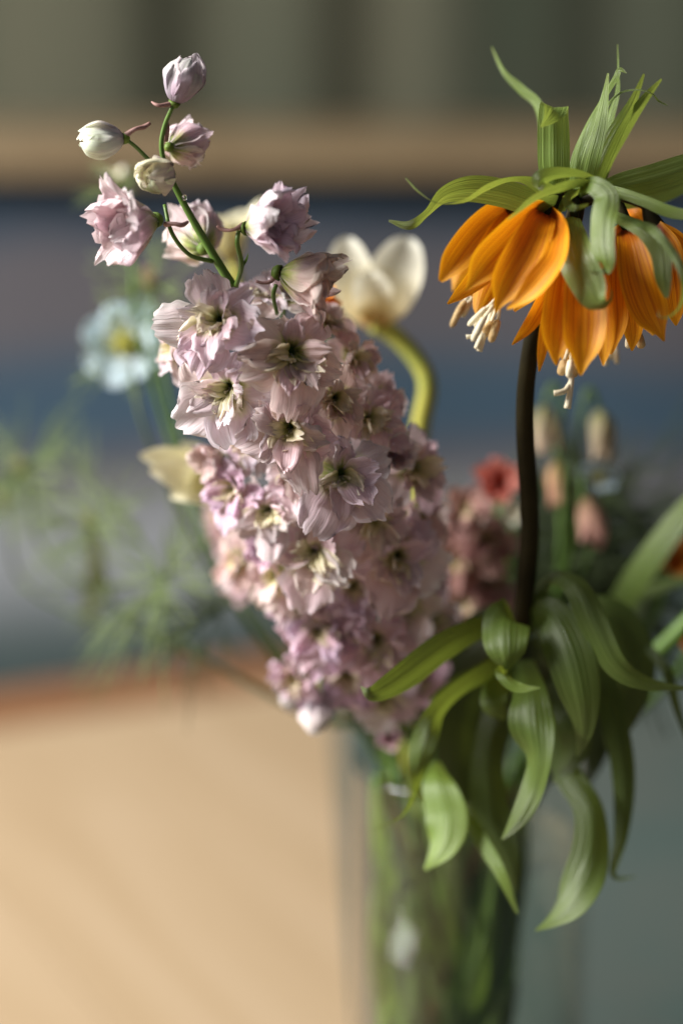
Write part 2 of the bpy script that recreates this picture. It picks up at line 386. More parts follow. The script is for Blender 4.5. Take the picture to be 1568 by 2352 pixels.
# dining table, turned in the room
TA = math.radians(25)
TM = Matrix.Translation((-0.06, 1.985, 0)) @ Matrix.Rotation(TA, 4, 'Z')
tb = thing('dining_table', 'pale wooden dining table with a red-brown end board', 'table', (-0.06, 1.985, -0.75))
def tpart(name, a, b, mat):
    mb = MB().box(a, b); me = mb.mesh(name, mat, False)
    o = link(name, me, tb, Matrix.Translation((0, 0, 0.75)) @ Matrix.Rotation(TA, 4, 'Z')); return o
xs = [-1.1 + 0.1833 * k for k in range(13)]
for k in range(12): tpart('plank', (xs[k] + 0.0006, -2.1, -0.034), (xs[k + 1] - 0.0006, -0.092, 0.0 + 0.0004 * (k % 3)), M_TABLE)
tpart('end_board', (-1.1, -0.09, -0.036), (1.1, 0, 0.001), M_TEDGE)
tpart('apron', (-1.0, -2.0, -0.13), (1.0, -0.1, -0.037), M_TEDGE)
for a, b in ((-.98, -.18), (.9, -.18), (-.98, -1.98), (.9, -1.98)): tpart('leg', (a, b, -0.749), (a + .08, b + .08, -0.131), M_TEDGE)

# linen runner on the right of the table, under the vase
VC = P(1085, 1735, 1.21); VX, VY, VH = VC.x, VC.y, VC.z; VR = 0.060
M_LINEN = plain_mat('teal_linen', (0.05, 0.082, 0.076), (0.085, 0.092, 0.08), 5, 0.85, 0.15, 0.1)
rows = []
for i in range(41):
    y = lerp(0.62, 2.6, i / 40); row = []
    for j in range(25):
        x = lerp(-0.052, 0.70, j / 24) + (0.06 - 0.02 * (y - 1.2))
        z = 0.004 + 0.0012 * (1 + noise.noise(Vector((x * 5, y * 5, 0))))
        row.append(Vector((x, y, z)))
    rows.append(row)
runner = part('table_runner', MB().grid(rows), M_LINEN)
tag(runner, 'grey-teal linen runner lying on the table under the vase', 'table runner')

# bench with wooden top rail and striped throw over its back
m, nt, out = newmat('striped_throw')
tc = nd(nt, 'TexCoord'); sp = nd(nt, 'SeparateXYZ'); nt.links.new(tc.outputs['Object'], sp.inputs[0])
nz = nd(nt, 'TexNoise', Scale=3.5, Detail=2.0); nt.links.new(tc.outputs['Object'], nz.inputs['Vector'])
ma = nd(nt, 'Math', operation='MULTIPLY_ADD'); nt.links.new(nz.outputs[0], ma.inputs[0]); ma.inputs[1].default_value = 0.10; nt.links.new(sp.outputs[2], ma.inputs[2])
mr = nd(nt, 'MapRange'); mr.inputs[1].default_value = -0.15; mr.inputs[2].default_value = 0.45; nt.links.new(ma.outputs[0], mr.inputs[0])
NAVY = (0.018, 0.036, 0.060); GREY = (0.068, 0.063, 0.072); BLUE = (0.022, 0.050, 0.080); LG = (0.20, 0.21, 0.222); TEAL = (0.035, 0.055, 0.055)
rp = ramp(nt, [(0.0, TEAL), (0.10, TEAL), (0.22, LG), (0.30, LG), (0.42, GREY), (0.47, BLUE), (0.56, BLUE), (0.64, GREY), (0.79, GREY), (0.85, NAVY)], mr.outputs[0])
pr = nd(nt, 'BsdfPrincipled', Roughness=0.9); pr.inputs['Sheen Weight'].default_value = 0.2
nt.links.new(rp.outputs[0], pr.inputs['Base Color']); nt.links.new(pr.outputs[0], out.inputs[0])
M_THROW = m
bench = thing('bench', 'long wooden bench with a tan top rail and padded back', 'bench', (0, 2.75, -0.75))
M_PAD = plain_mat('bench_pad', (0.03, 0.035, 0.04), (0.05, 0.055, 0.06), 20, 0.8)
mb = MB().box((-1.9, 2.54, -.62), (1.9, 2.60, .361)); part('backrest', mb, M_PAD, bench, None, False)
mb = MB().box((-1.95, 2.44, .362), (1.95, 2.61, .40)); part('top_rail', mb, M_RAIL, bench, None, False)
mb = MB().box((-1.9, 2.16, -.42), (1.9, 2.535, -.30)); part('seat', mb, M_PAD, bench, None, False)
for x in (-1.8, 0, 1.72): part('leg', MB().box((x, 2.2, -.748), (x + .08, 2.5, -.421)), M_RAIL, bench, None, False)
rows = []
for i in range(30):
    t = i / 29; row = []
    for j in range(70):
        x = -1.7 + 3.4 * j / 69
        z = lerp(0.361, -0.28, t)
        y = 2.505 + 0.012 * noise.noise(Vector((x * 4, z * 3, 0))) - 0.05 * t
        row.append(Vector((x, y, z)))
    rows.append(row)
throw = part('striped_throw', MB().grid(rows), M_THROW)
tag(throw, 'blue and grey striped throw hanging over the bench back', 'throw')

# curtain behind the bench
m, nt, out = newmat('olive_curtain')
tc = nd(nt, 'TexCoord'); mp = nd(nt, 'Mapping'); mp.inputs['Scale'].default_value = (1, 1, 0.12); nt.links.new(tc.outputs['Object'], mp.inputs[0])
nz = nd(nt, 'TexNoise', Scale=3.2, Detail=2.0); nt.links.new(mp.outputs[0], nz.inputs['Vector'])
rp = ramp(nt, [(0.3, (0.026, 0.048, 0.027)), (0.45, (0.056, 0.060, 0.037)), (0.6, (0.078, 0.076, 0.047)), (0.72, (0.036, 0.052, 0.031))], nz.outputs[0])
pr = nd(nt, 'BsdfPrincipled', Roughness=0.85); nt.links.new(rp.outputs[0], pr.inputs['Base Color']); nt.links.new(pr.outputs[0], out.inputs[0])
rows = []
for i in range(2):
    z = (-.7, 1.5)[i]; row = []
    for j in range(260):
        x = -2.2 + 4.4 * j / 259
        row.append(Vector((x, 3.1 + 0.022 * math.sin(x * 24 + 2 * noise.noise(Vector((x * 3, 0, 0)))) + 0.03 * noise.noise(Vector((x * 9, 2, 0))), z)))
    rows.append(row)
curtain = part('curtain', MB().grid(rows), m)
tag(curtain, 'dark olive green curtain hanging in folds behind the bench', 'curtain')

# ------------------------------------------------------------------ vase
M_GLASS = glass_mat('vase_glass', (0.975, 0.985, 0.978), 1.45)
M_WATER = glass_mat('vase_water', (0.97, 0.985, 0.965), 1.2)
vase = thing('glass_vase', 'clear cylindrical glass vase filled with stems and water', 'vase', (VX, VY, 0.0055))
Z0 = 0.0055
prof = [(0.001, Z0), (VR - .004, Z0), (VR, Z0 + .004), (VR, VH - .006), (VR + .0012, VH - .004)]
prof += [(VR - .002 + .0032 * math.cos(a), VH - .003 + .003 * math.sin(a)) for a in (0.5, 1.0, 1.57, 2.1, 2.6)]
prof += [(VR - .004, VH - .004), (VR - .004, Z0 + .018), (VR - .012, Z0 + .013), (0.001, Z0 + .012)]
part('body', MB().lathe(prof, 72, Vector((VX, VY, 0))), M_GLASS, vase)
WZ = 0.165
part('water', MB().lathe([(0.001, Z0 + .0125), (VR - .013, Z0 + .0135), (VR - .0046, Z0 + .019), (VR - .0046, WZ), (VR - .007, WZ - .0012), (0.001, WZ - .0012)], 60, Vector((VX, VY, 0))), M_WATER, vase)

def into_vase(p, rim, foot, r, head=None):
    """world stem from p (list of Vectors above the rim) over the rim spot down to the foot. rim/foot: (dx, dy) from vase axis"""
    pts = [(*q, r) for q in p]
    pts.append((VX + rim[0], VY + rim[1], VH + 0.004, r))
    pts.append((VX + (rim[0] * .45 + foot[0] * .55), VY + (rim[1] * .45 + foot[1] * .55), VH * 0.5, r))
    pts.append((VX + foot[0], VY + foot[1], 0.026, r))
    return pts

# ------------------------------------------------------------------ larkspur
def stamen_cluster(M, size, rnd, n=6):
    mb = MB()
    for k in range(n):
        a = PI + rnd.uniform(-1, 1); t = rnd.uniform(0.3, 0.9)
        d = Vector((math.cos(a) * t, math.sin(a) * t, 1)).normalized()
        L = size * rnd.uniform(0.16, 0.30); p0 = Vector((math.cos(a), math.sin(a), 0)) * size * .03
        p1 = p0 + d * L; bend = Vector((rnd.uniform(-1, 1), rnd.uniform(-1, 1), 0)) * L * .25
        pts = [(M @ q, rr) for q, rr in ((p0, size * .012), (p0.lerp(p1, .5) + bend * .6, size * .012), (p1 + bend, size * .014))]
        mb.tube(pts, 5)
        c = p1 + bend
        mb.tube([(M @ (c - d * size * .02), size * .012), (M @ c, size * .032), (M @ (c + d * size * .035), size * .030), (M @ (c + d * size * .05), size * .01)], 6)
    return mb
def floret(parent, x, y, d, face, rpx, tint=(1, 1, 1), kind='open', seed=0, spur=None, n_out=5, n_in=8, name='flower', droop=0.0):
    rnd = random.Random(seed * 7 + 3)
    c = P(x, y, d); size = rpx * d * PX1 * {'open': 0.98, 'half': 1.1, 'bud': 1.48}[kind]
    fd = cdir(face); FM = frame(fd, rnd.uniform(-.35, .35))
    # receptacle cup
    M3 = FM.copy(); M3.translation = c
    cup = MB()
    q = {'open': 1.0, 'half': 0.8, 'bud': 0.7}[kind]
    rows = []
    for r_, z_ in ((0.012, -.12), (0.08, -.10), (0.13, -.04), (0.145, .05), (0.125, .04), (0.02, -.03)):
        rows.append([M3 @ (Vector((r_ * math.cos(2 * PI * k / 10), r_ * math.sin(2 * PI * k / 10), z_)) * size * q) for k in range(10)])
    cup.grid(rows, True)
    org = c
    fl = part('flower' if kind != 'bud' else 'bud', cup, M_THROAT, None)
    # re-origin the cup at the flower centre
    me = fl.data
    for v in me.vertices: v.co -= c
    fl.parent = parent; fl.location = c - wloc(parent)
    off = rnd.random() * 2 * PI
    tint = tuple(t * q_ for t, q_ in zip(tint, rnd.choice(((1, 1, 1), (1.03, 1.05, 1.04), (.97, .93, .95), (1.0, .95, .90), (.96, .95, 1.02)))))
    n_in = max(3, n_in - rnd.choice((0, 1, 2, 4)))
    var = lambda s: tuple(max(0, min(1.25, t * (1 + rnd.uniform(-s, s)))) for t in tint)
    if kind == 'open':
        for k in range(n_out):
            a = off + 2 * PI * k / n_out + rnd.uniform(-.22, .22)
            tilt = Matrix.Rotation(rnd.uniform(-.18, .22), 4, 'Y') @ Matrix.Rotation(rnd.uniform(-.25, .25), 4, 'X')
            petalobj(fl, 'outer', rnd.randrange(99), FM @ Matrix.Rotation(a, 4, 'Z') @ Matrix.Translation((size * .10, 0, 0)) @ tilt, size * rnd.uniform(0.86, 1.06) * (1 - .15 * math.cos(a)), var(.05))
        for k in range(6):
            a = off + 0.5 + 2 * PI * k / 6 + rnd.uniform(-.35, .35)
            tilt = Matrix.Rotation(rnd.uniform(-.38, -.05), 4, 'Y') @ Matrix.Rotation(rnd.uniform(-.3, .3), 4, 'X')
            petalobj(fl, 'tongue', rnd.randrange(99), FM @ Matrix.Rotation(a, 4, 'Z') @ Matrix.Translation((size * .085, 0, 0)) @ tilt, size * rnd.uniform(0.70, 0.92) * (1 - .15 * math.cos(a)), var(.05))
        for k in range(n_in):
            a = PI + lerp(-1.7, 1.7, (k + .5) / n_in) + rnd.uniform(-.3, .3)
            tilt = Matrix.Rotation(rnd.uniform(-.2, .35), 4, 'Y')
            petalobj(fl, 'inner', rnd.randrange(99), FM @ Matrix.Rotation(a, 4, 'Z') @ Matrix.Translation((size * .05, 0, 0)) @ tilt, size * rnd.uniform(0.46, 0.74), tuple(lerp(1, t, .6) for t in tint))
        st = part('stamens', stamen_cluster(M3, size, rnd), M_CREAM, fl)
    elif kind == 'half':
        for ring, (n, s) in enumerate(((5, 1.0), (5, .86), (4, .66), (3, .5))):
            for k in range(n):
                a = off + ring * .55 + 2 * PI * k / n + rnd.uniform(-.2, .2)
                tilt = Matrix.Rotation(rnd.uniform(-.12, .1) - ring * .06, 4, 'Y')
                petalobj(fl, 'half', rnd.randrange(99), FM @ Matrix.Rotation(a, 4, 'Z') @ tilt, size * s * rnd.uniform(.94, 1.08), var(.05))
    else:
        for ring, (n, s) in enumerate(((4, 1.0), (4, .84), (3, .66))):
            for k in range(n):
                a = off + ring * .6 + 2 * PI * k / n + rnd.uniform(-.15, .15)
                petalobj(fl, 'budp', rnd.randrange(99), FM @ Matrix.Rotation(a, 4, 'Z'), size * s * rnd.uniform(.96, 1.05), var(.06))
    if spur:
        mb = pxtube([(sx, sy, d + sd, sr) for sx, sy, sd, sr in spur], 12, 7)
        part('spur', mb, M_SPUR, fl)
    return fl

PK = (1, 1, 1); PU = (0.96, 0.86, 1.0); GR = (0.82, 0.80, 0.92); WH = (1.06, 1.1, 1.08)
lark = thing('larkspur', 'tall pale pink double larkspur spike with buds at its leaning tip', 'larkspur', Vector((VX - .02, VY, 0.026)))
axis = [(398, 243, 0.995, 5), (380, 285, 1.0, 5.5), (371, 330, 1.003, 5.5), (378, 375, 1.004, 6), (400, 425, 1.004, 7), (440, 500, 1.006, 8.5), (490, 585, 1.01, 10), (545, 675, 1.016, 11.5),
        (620, 800, 1.04, 13), (690, 950, 1.06, 14), (760, 1150, 1.09, 15), (800, 1350, 1.125, 15), (845, 1550, 1.165, 15)]
sm = catmull(axis, 60)
mb = MB(); mb.tube([(P(a[0], a[1], a[2]), a[3] * a[2] * PX1) for a in sm], 10); part('stem', mb, M_STEM, lark)
top = P(845, 1550, 1.165)
mb = wtube(MB(), into_vase([top + Vector((-.0004, 0, .002)), top.lerp(Vector((VX - .030, VY - .01, VH)), .6)], (-.030, -.01), (.005, .02), .0031), 24, 9); part('stem', mb, M_STEM, lark)
# pedicels: (x, y, d, r)
for pts in ([(290, 320, .995, 4.5), (315, 340, .997, 4.5), (350, 375, 1.0, 5), (385, 405, 1.004, 5)],
            [(378, 470, 1.0, 4), (395, 535, .998, 5), (435, 585, 1.003, 5), (488, 600, 1.01, 6)],
            [(548, 530, .992, 5), (545, 560, .992, 5.5), (555, 610, 1.0, 6), (543, 655, 1.012, 6)],
            [(634, 655, .996, 5), (628, 680, 1.0, 5), (636, 720, 1.02, 5)],
            [(490, 630, 1.02, 4), (515, 660, 1.02, 5), (545, 690, 1.02, 5)]):
    part('pedicel', pxtube(pts, 16, 8), M_STEM, lark)
part('bract', ribbon_mb([(556, 612, 1.0, 7, 0), (566, 596, .998, 6, 20), (570, 582, .996, 1, 30)], 8, 3), M_STEM, lark)
S = 0
FL = [
 # x, y, d, facing(r,u,toward), radius, tint, kind, spur
 (400, 238, .996, (.35, .85, .2), 96, GR, 'bud', [(398, 238, 0, 7), (372, 242, -.003, 5), (358, 240, -.003, 4), (349, 234, 0, 2)]),
 (388, 338, 1.012, (.3, .15, -.5), 96, WH, 'half', [(380, 322, -.006, 7), (384, 295, -.01, 6), (383, 272, -.01, 3)]),
 (288, 318, .995, (-.95, -.08, .15), 92, WH, 'bud', [(285, 314, 0, 8), (310, 297, -.002, 5), (330, 292, 0, 6), (346, 282, 0, 4)]),
 (392, 400, .998, (-.45, -.2, .85), 90, WH, 'bud', None),
 (360, 505, .995, (-.72, -.22, .62), 148, PK, 'half', [(380, 515, 0, 7), (400, 514, -.004, 5), (418, 517, -.004, 6), (431, 510, 0, 4)]),
 (468, 572, 1.022, (-.1, .18, -.35), 128, WH, 'half', None),
 (566, 525, .992, (.74, .06, .62), 142, PK, 'half', [(560, 517, 0, 8), (536, 528, -.002, 4), (515, 528, 0, 5), (498, 519, 0, 3)]),
 (638, 626, .998, (.93, -.24, .18), 150, PK, 'half', [(632, 632, 0, 8), (622, 646, 0, 5), (605, 650, 0, 4), (588, 646, 0, 3)]),
 (655, 690, 1.035, (.1, .5, .5), 95, WH, 'open', None),
 (505, 738, .998, (-.24, .10, .95), 138, PK, 'open', None),
 (668, 808, .996, (.12, -.08, .98), 140, PK, 'open', None),
 (532, 890, 1.008, (-.42, -.25, .86), 132, WH, 'open', None),
 (668, 982, 1.006, (-.06, -.15, .97), 135, PK, 'open', None),
 (782, 1090, 1.020, (.10, -.12, .97), 140, PK, 'open', None),
 (806, 828, 1.040, (.55, .1, .7), 84, PK, 'open', None),
 (858, 915, 1.050, (.7, .05, .6), 78, PK, 'open', None),
 (840, 965, 1.035, (.45, .1, .85), 100, PK, 'open', None),
 (935, 1075, 1.060, (.66, -.05, .7), 112, PK, 'open', None),
 (945, 1185, 1.070, (.62, -.1, .75), 100, PK, 'open', None),
 (550, 1120, 1.055, (-.68, -.1, .65), 98, PU, 'open', None),
 (625, 1170, 1.048, (-.4, -.15, .88), 98, PK, 'open', None),
 (725, 1262, 1.052, (-.18, -.15, .95), 128, PK, 'open', None),
 (905, 1278, 1.062, (.26, -.12, .94), 128, PK, 'open', None),
 (565, 1280, 1.105, (-.7, 0, .5), 90, PK, 'open', None),
 (640, 1320, 1.075, (-.5, -.15, .8), 92, PK, 'open', None),
 (738, 1440, 1.085, (-.25, -.1, .93), 118, PU, 'open', None),
 (862, 1470, 1.085, (.1, -.2, .95), 112, PU, 'open', None),
 (985, 1420, 1.110, (.55, -.1, .75), 90, PK, 'open', None),
 (810, 1345, 1.078, (0, -.2, .95), 88, PU, 'open', None),
 (690, 1545, 1.100, (-.5, -.5, .7), 88, PU, 'open', None),
 (735, 1595, 1.105, (-.1, -.92, .35), 76, GR, 'bud', None),
 (685, 1560, 1.112, (-.25, -.9, .2), 66, GR, 'bud', None),
 (880, 1590, 1.112, (.15, -.6, .75), 92, PK, 'open', None),
 (950, 1550, 1.125, (.4, -.45, .7), 88, PU, 'open', None),
 (900, 1680, 1.150, (-.2, -.3, .9), 50, PU, 'half', None),
 (960, 1330, 1.100, (.7, 0, .6), 90, PK, 'open', None),
 (750, 748, 1.045, (.35, .5, .6), 72, PK, 'open', None),
 (590, 1020, 1.060, (-.5, 0, .75), 92, PK, 'open', None),
 (420, 800, 1.045, (-.8, -.1, .3), 86, WH, 'open', None),
 (600, 690, 1.035, (.1, .6, .6), 78, WH, 'open', None),
 (595, 850, 1.022, (-.1, -.3, .9), 88, PK, 'open', None),
 (765, 915, 1.022, (.3, -.1, .9), 96, PK, 'open', None),
 (590, 965, 1.035, (-.4, -.3, .8), 88, WH, 'open', None),
 (735, 1160, 1.045, (-.1, -.3, .9), 90, PK, 'open', None),
 (855, 1190, 1.05, (.25, -.2, .9), 96, PK, 'open', None),
 (690, 1080, 1.04, (-.3, -.2, .9), 90, PK, 'open', None),
 (690, 1380, 1.085, (-.35, -.2, .85), 86, PK, 'open', None),
 (930, 1380, 1.09, (.4, -.2, .85), 92, PK, 'open', None),
 (800, 1540, 1.105, (0, -.4, .85), 90, PU, 'open', None),
 (880, 1040, 1.045, (.5, 0, .8), 84, PK, 'half', None),
 (630, 1250, 1.07, (-.5, -.2, .8), 80, PU, 'half', None),
 (520, 1050, 1.06, (-.7, -.2, .5), 78, PK, 'half', None),
 (800, 1430, 1.085, (-.05, -.3, .9), 76, PU, 'half', None),
]
for k, (x, y, d, f, r, tint, kind, spur) in enumerate(FL):
    floret(lark, x, y, d, f, r, tint, kind, k + 1, spur)
# short pedicels inside the spike
rp_ = random.Random(3)
for (x, y, d, f, r, tint, kind, spur) in FL[8:]:
    best = min(sm, key=lambda a: abs(a[1] - (y + 55)))
    a = P(best[0], best[1], best[2]); c = P(x, y, d); fd = cdir(f)
    mb = MB(); bk = c - fd * 0.010
    wtube(mb, [(*a, .0009), (*(a.lerp(bk, .55) + Vector((0, 0, -.004))), .0009), (*bk, .0009), (*(c - fd * .0015), .0011)], 10, 6)
    part('pedicel', mb, M_STEM, lark)

# water droplet on the stem
dm, nt, out = newmat('droplet')
g = nd(nt, 'BsdfGlass', IOR=1.33, Roughness=0.0); nt.links.new(g.outputs[0], out.inputs[0])
mb = MB(); c = P(424, 454, .9965)
mb.lathe([(0.0011 * math.sin(a) + 1e-6, -0.0013 * math.cos(a)) for a in [PI * k / 10 for k in range(11)]], 14, c)
tag(part('water_droplet', mb, dm), 'tiny clear water droplet clinging to the larkspur stem', 'water drop')

# ------------------------------------------------------------------ crown imperial
crown = thing('crown_imperial', 'orange crown imperial with nodding bells under a tuft of green leaves', 'crown imperial', Vector((VX + .02, VY - .005, 0.026)))
cst = [(1325, 440, 1.012, 18), (1318, 500, 1.014, 20), (1285, 590, 1.016, 20), (1245, 690, 1.018, 20), (1220, 790, 1.022, 20), (1206, 900, 1.03, 20.5), (1205, 1000, 1.037, 21), (1212, 1110, 1.046, 21.5), (1216, 1220, 1.056, 22), (1208, 1330, 1.068, 22.5), (1196, 1430, 1.082, 23)]
part('stem', pxtube(cst, 60, 14), M_DSTEM, crown)
top = P(1196, 1430, 1.082)
mb = wtube(MB(), into_vase([top + Vector((.0002, 0, .002)), P(1170, 1560, 1.12)], (.008, -.012), (-.012, -.01), .0046), 26, 12); part('stem', mb, M_DSTEM, crown)

def bell(base, ax, petals, anthers=(), style=(), fil=None):
    """base (x, y, d); petals: ribbon control points; anthers: (x0, y0, x1, y1, d, r, mat)"""
    c = P(*base); A = cdir(ax); M3 = frame(A); M3.translation = c
    mb = MB().lathe([(0.0002, -.010), (.0022, -.010), (.0034, -.004), (.0048, .0), (.0036, .003), (.0004, .003)], 12, Vector(), M3)
    fl = part('bell_flower', mb, M_DSTEM, None)
    for v in fl.data.vertices: v.co -= c
    fl.parent = crown; fl.location = c - wloc(crown)
    for k, pts in enumerate(petals):
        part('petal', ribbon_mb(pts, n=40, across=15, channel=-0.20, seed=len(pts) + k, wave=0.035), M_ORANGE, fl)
    for x0, y0, x1, y1, d, r, m_ in anthers:
        st = part('stamen', pxtube([(fil[0], fil[1], fil[2], 4), (lerp(fil[0], x0, .6), lerp(fil[1], y0, .6) + 3, d, 4), (x0, y0, d, 4)], 10, 6), M_CREAM, fl)
        mx, my = (x0 + x1) / 2, (y0 + y1) / 2
        mb = pxtube([(x0, y0, d, r * .35), (lerp(x0, x1, .12), lerp(y0, y1, .12), d, r * .85), (mx, my, d - .001, r), (lerp(x0, x1, .88), lerp(y0, y1, .88), d, r * .85), (x1, y1, d, r * .3)], 14, 9)
        part('anther', mb, m_, st) if False else link('anther', mb.mesh('anther', m_, True, c), st)
    if style:
        mb = MB()
        for pts in style:
            q = pxtube(pts, 14, 8); o = len(mb.v); mb.v += q.v; mb.uv += q.uv; mb.f += [tuple(i + o for i in f) for f in q.f]
        part('style', mb, M_CREAM, fl)
    a = P(1322, 470, 1.013); b = c - A * .009
    mb = MB(); wtube(mb, [(*a, .0024), (*(a.lerp(b, .5) + Vector((0, 0, .004))), .0021), (*b, .0021), (*(c - A * .004), .0026)], 12, 8); part('pedicel', mb, M_DSTEM, crown)
    return fl
bell((1252, 490, .995), (-.5, -.8, .1), [
  [(1250, 482, .992, 34, 20), (1222, 492, .980, 62, 22), (1168, 548, .972, 84, 18), (1118, 602, .971, 82, 14), (1086, 645, .974, 30, 10), (1069, 668, .976, 4, 5)],
  [(1254, 486, .992, 40, 0), (1238, 512, .976, 70, 0), (1206, 580, .968, 92, 0), (1168, 648, .967, 84, 0), (1146, 694, .969, 28, 0), (1137, 718, .971, 4, 0)],
  [(1262, 488, .990, 36, -30), (1284, 522, .974, 50, -34), (1276, 590, .962, 62, -34), (1232, 652, .960, 60, -26), (1190, 692, .963, 24, -16), (1163, 709, .966, 5, -10)],
  [(1240, 488, .998, 30, 40), (1180, 545, .997, 60, 40), (1110, 620, .998, 62, 30), (1062, 668, 1.0, 36, 20), (1027, 698, 1.002, 4, 10)],
  [(1250, 490, 1.006, 40, 180), (1190, 570, 1.016, 84, 180), (1140, 640, 1.018, 90, 180), (1108, 700, 1.016, 50, 180), (1096, 728, 1.014, 5, 180)],
  [(1262, 490, 1.004, 40, 200), (1262, 570, 1.014, 70, 200), (1222, 650, 1.014, 70, 200), (1180, 715, 1.01, 6, 200)]],
  [(1118, 706, 1074, 748, .980, 7.5, M_CREAM), (1112, 728, 1084, 784, .977, 8.5, M_CREAM), (1128, 738, 1108, 776, .984, 9.5, M_ANTH), (1143, 734, 1126, 786, .982, 10, M_ANTH), (1108, 716, 1090, 752, .986, 8, M_CREAM)],
  [[(1140, 680, .99, 5), (1118, 748, .984, 6), (1100, 806, .982, 7)], [(1114, 755, .984, 6), (1100, 785, .982, 6.5), (1093, 800, .981, 6)], [(1112, 750, .984, 5), (1090, 770, .983, 5), (1070, 774, .983, 5.5)]], (1150, 670, .992))
bell((1180, 478, 1.03), (-.6, -.7, -.2), [
  [(1186, 474, 1.03, 34, 10), (1140, 490, 1.026, 62, 16), (1092, 535, 1.024, 74, 12), (1046, 594, 1.024, 66, 6), (1020, 632, 1.026, 28, 0), (1010, 646, 1.028, 8, 0)],
  [(1186, 478, 1.036, 34, 180), (1120, 560, 1.05, 80, 180), (1070, 630, 1.05, 70, 180), (1040, 670, 1.048, 6, 180)],
  [(1188, 480, 1.03, 34, -10), (1160, 530, 1.024, 70, -10), (1110, 620, 1.022, 70, -10), (1080, 680, 1.024, 8, 0)]],
  [(1068, 690, 1042, 738, 1.03, 9, M_ANTH), (1080, 690, 1060, 728, 1.032, 8, M_CREAM), (1060, 700, 1036, 752, 1.034, 8, M_ANTH)], [], (1100, 630, 1.036))
bell((1318, 556, .998), (.02, -.97, .1), [
  [(1318, 560, .994, 34, 0), (1302, 590, .98, 60, 0), (1290, 680, .974, 82, 4), (1280, 765, .972, 76, 4), (1275, 815, .974, 26, 2), (1277, 839, .976, 4, 0)],
  [(1322, 560, .994, 40, 0), (1336, 600, .978, 70, 0), (1342, 700, .969, 98, 0), (1340, 780, .967, 92, -3), (1335, 832, .969, 36, -3), (1332, 863, .971, 4, 0)],
  [(1326, 560, .996, 34, -20), (1362, 600, .984, 56, -26), (1382, 700, .978, 66, -30), (1388, 780, .978, 52, -24), (1384, 840, .98, 4, -16)],
  [(1312, 560, .998, 30, 30), (1282, 620, .992, 44, 40), (1246, 690, .99, 50, 40), (1212, 748, .99, 36, 30), (1175, 792, .992, 3, 20)],
  [(1314, 566, 1.0, 30, 50), (1272, 660, .988, 44, 46), (1252, 740, .986, 38, 40), (1243, 805, .987, 26, 26), (1237, 853, .988, 4, 10)],
  [(1322, 566, 1.006, 40, 180), (1318, 680, 1.018, 96, 180), (1310, 770, 1.018, 92, 180), (1300, 840, 1.014, 6, 180)]],
  [(1296, 826, 1286, 862, .984, 11, M_ANTH), (1310, 826, 1305, 868, .980, 9, M_CREAM), (1322, 830, 1318, 866, .986, 9, M_ANTH)],
  [[(1316, 800, .99, 6), (1312, 862, .985, 6.5), (1308, 900, .984, 7), (1302, 938, .984, 8.5)], [(1311, 876, .985, 6), (1298, 896, .983, 6.5), (1282, 902, .982, 7), (1271, 903, .982, 7)]], (1312, 770, .995))
bell((1432, 522, 1.0), (.2, -.95, .05), [
  [(1430, 524, .996, 30, 20), (1412, 560, .99, 50, 16), (1408, 650, .985, 62, 10), (1412, 735, .985, 56, 6), (1406, 790, .988, 22, 4), (1402, 814, .99, 4, 0)],
  [(1436, 524, .996, 40, 0), (1450, 560, .984, 66, 0), (1468, 640, .979, 92, -6), (1494, 715, .979, 86, -8), (1514, 760, .982, 28, -6), (1524, 784, .984, 4, 0)],
  [(1434, 526, 1.0, 30, 0), (1438, 600, .992, 66, 0), (1446, 690, .992, 74, 0), (1452, 760, .995, 44, 0), (1450, 806, .998, 4, 0)],
  [(1440, 526, 1.006, 40, 180), (1478, 640, 1.02, 96, 180), (1490, 720, 1.02, 70, 180), (1500, 770, 1.018, 6, 180)]],
  [(1446, 760, 1440, 800, 1.0, 8, M_CREAM), (1462, 762, 1474, 800, 1.004, 11, M_ANTH), (1450, 740, 1456, 784, 1.008, 8, M_ANTH)], [], (1450, 700, 1.01))
bell((1500, 520, 1.015), (.3, -.9, 0), [
  [(1500, 520, 1.01, 40, 0), (1530, 580, 1.0, 76, -10), (1544, 660, .998, 74, -10), (1549, 715, 1.0, 40, -8), (1551, 748, 1.002, 4, 0)],
  [(1502, 520, 1.015, 40, -20), (1560, 580, 1.01, 80, -20), (1590, 680, 1.01, 80, -20), (1600, 760, 1.01, 5, 0)]],
  [], [], (1540, 700, 1.0))
bell((1420, 476, 1.045), (.2, -.9, -.2), [
  [(1418, 474, 1.045, 40, 20), (1458, 486, 1.035, 60, 10), (1486, 540, 1.035, 76, 0), (1500, 640, 1.035, 70, 0), (1500, 720, 1.04, 5, 0)],
  [(1416, 480, 1.045, 40, 0), (1400, 600, 1.045, 80, 0), (1402, 720, 1.045, 70, 0), (1408, 800, 1.045, 5, 0)]],
  [(1398, 790, 1402, 826, 1.05, 8, M_CREAM), (1410, 790, 1416, 836, 1.05, 7, M_CREAM), (1388, 800, 1390, 840, 1.05, 7, M_CREAM)], [], (1404, 720, 1.05))

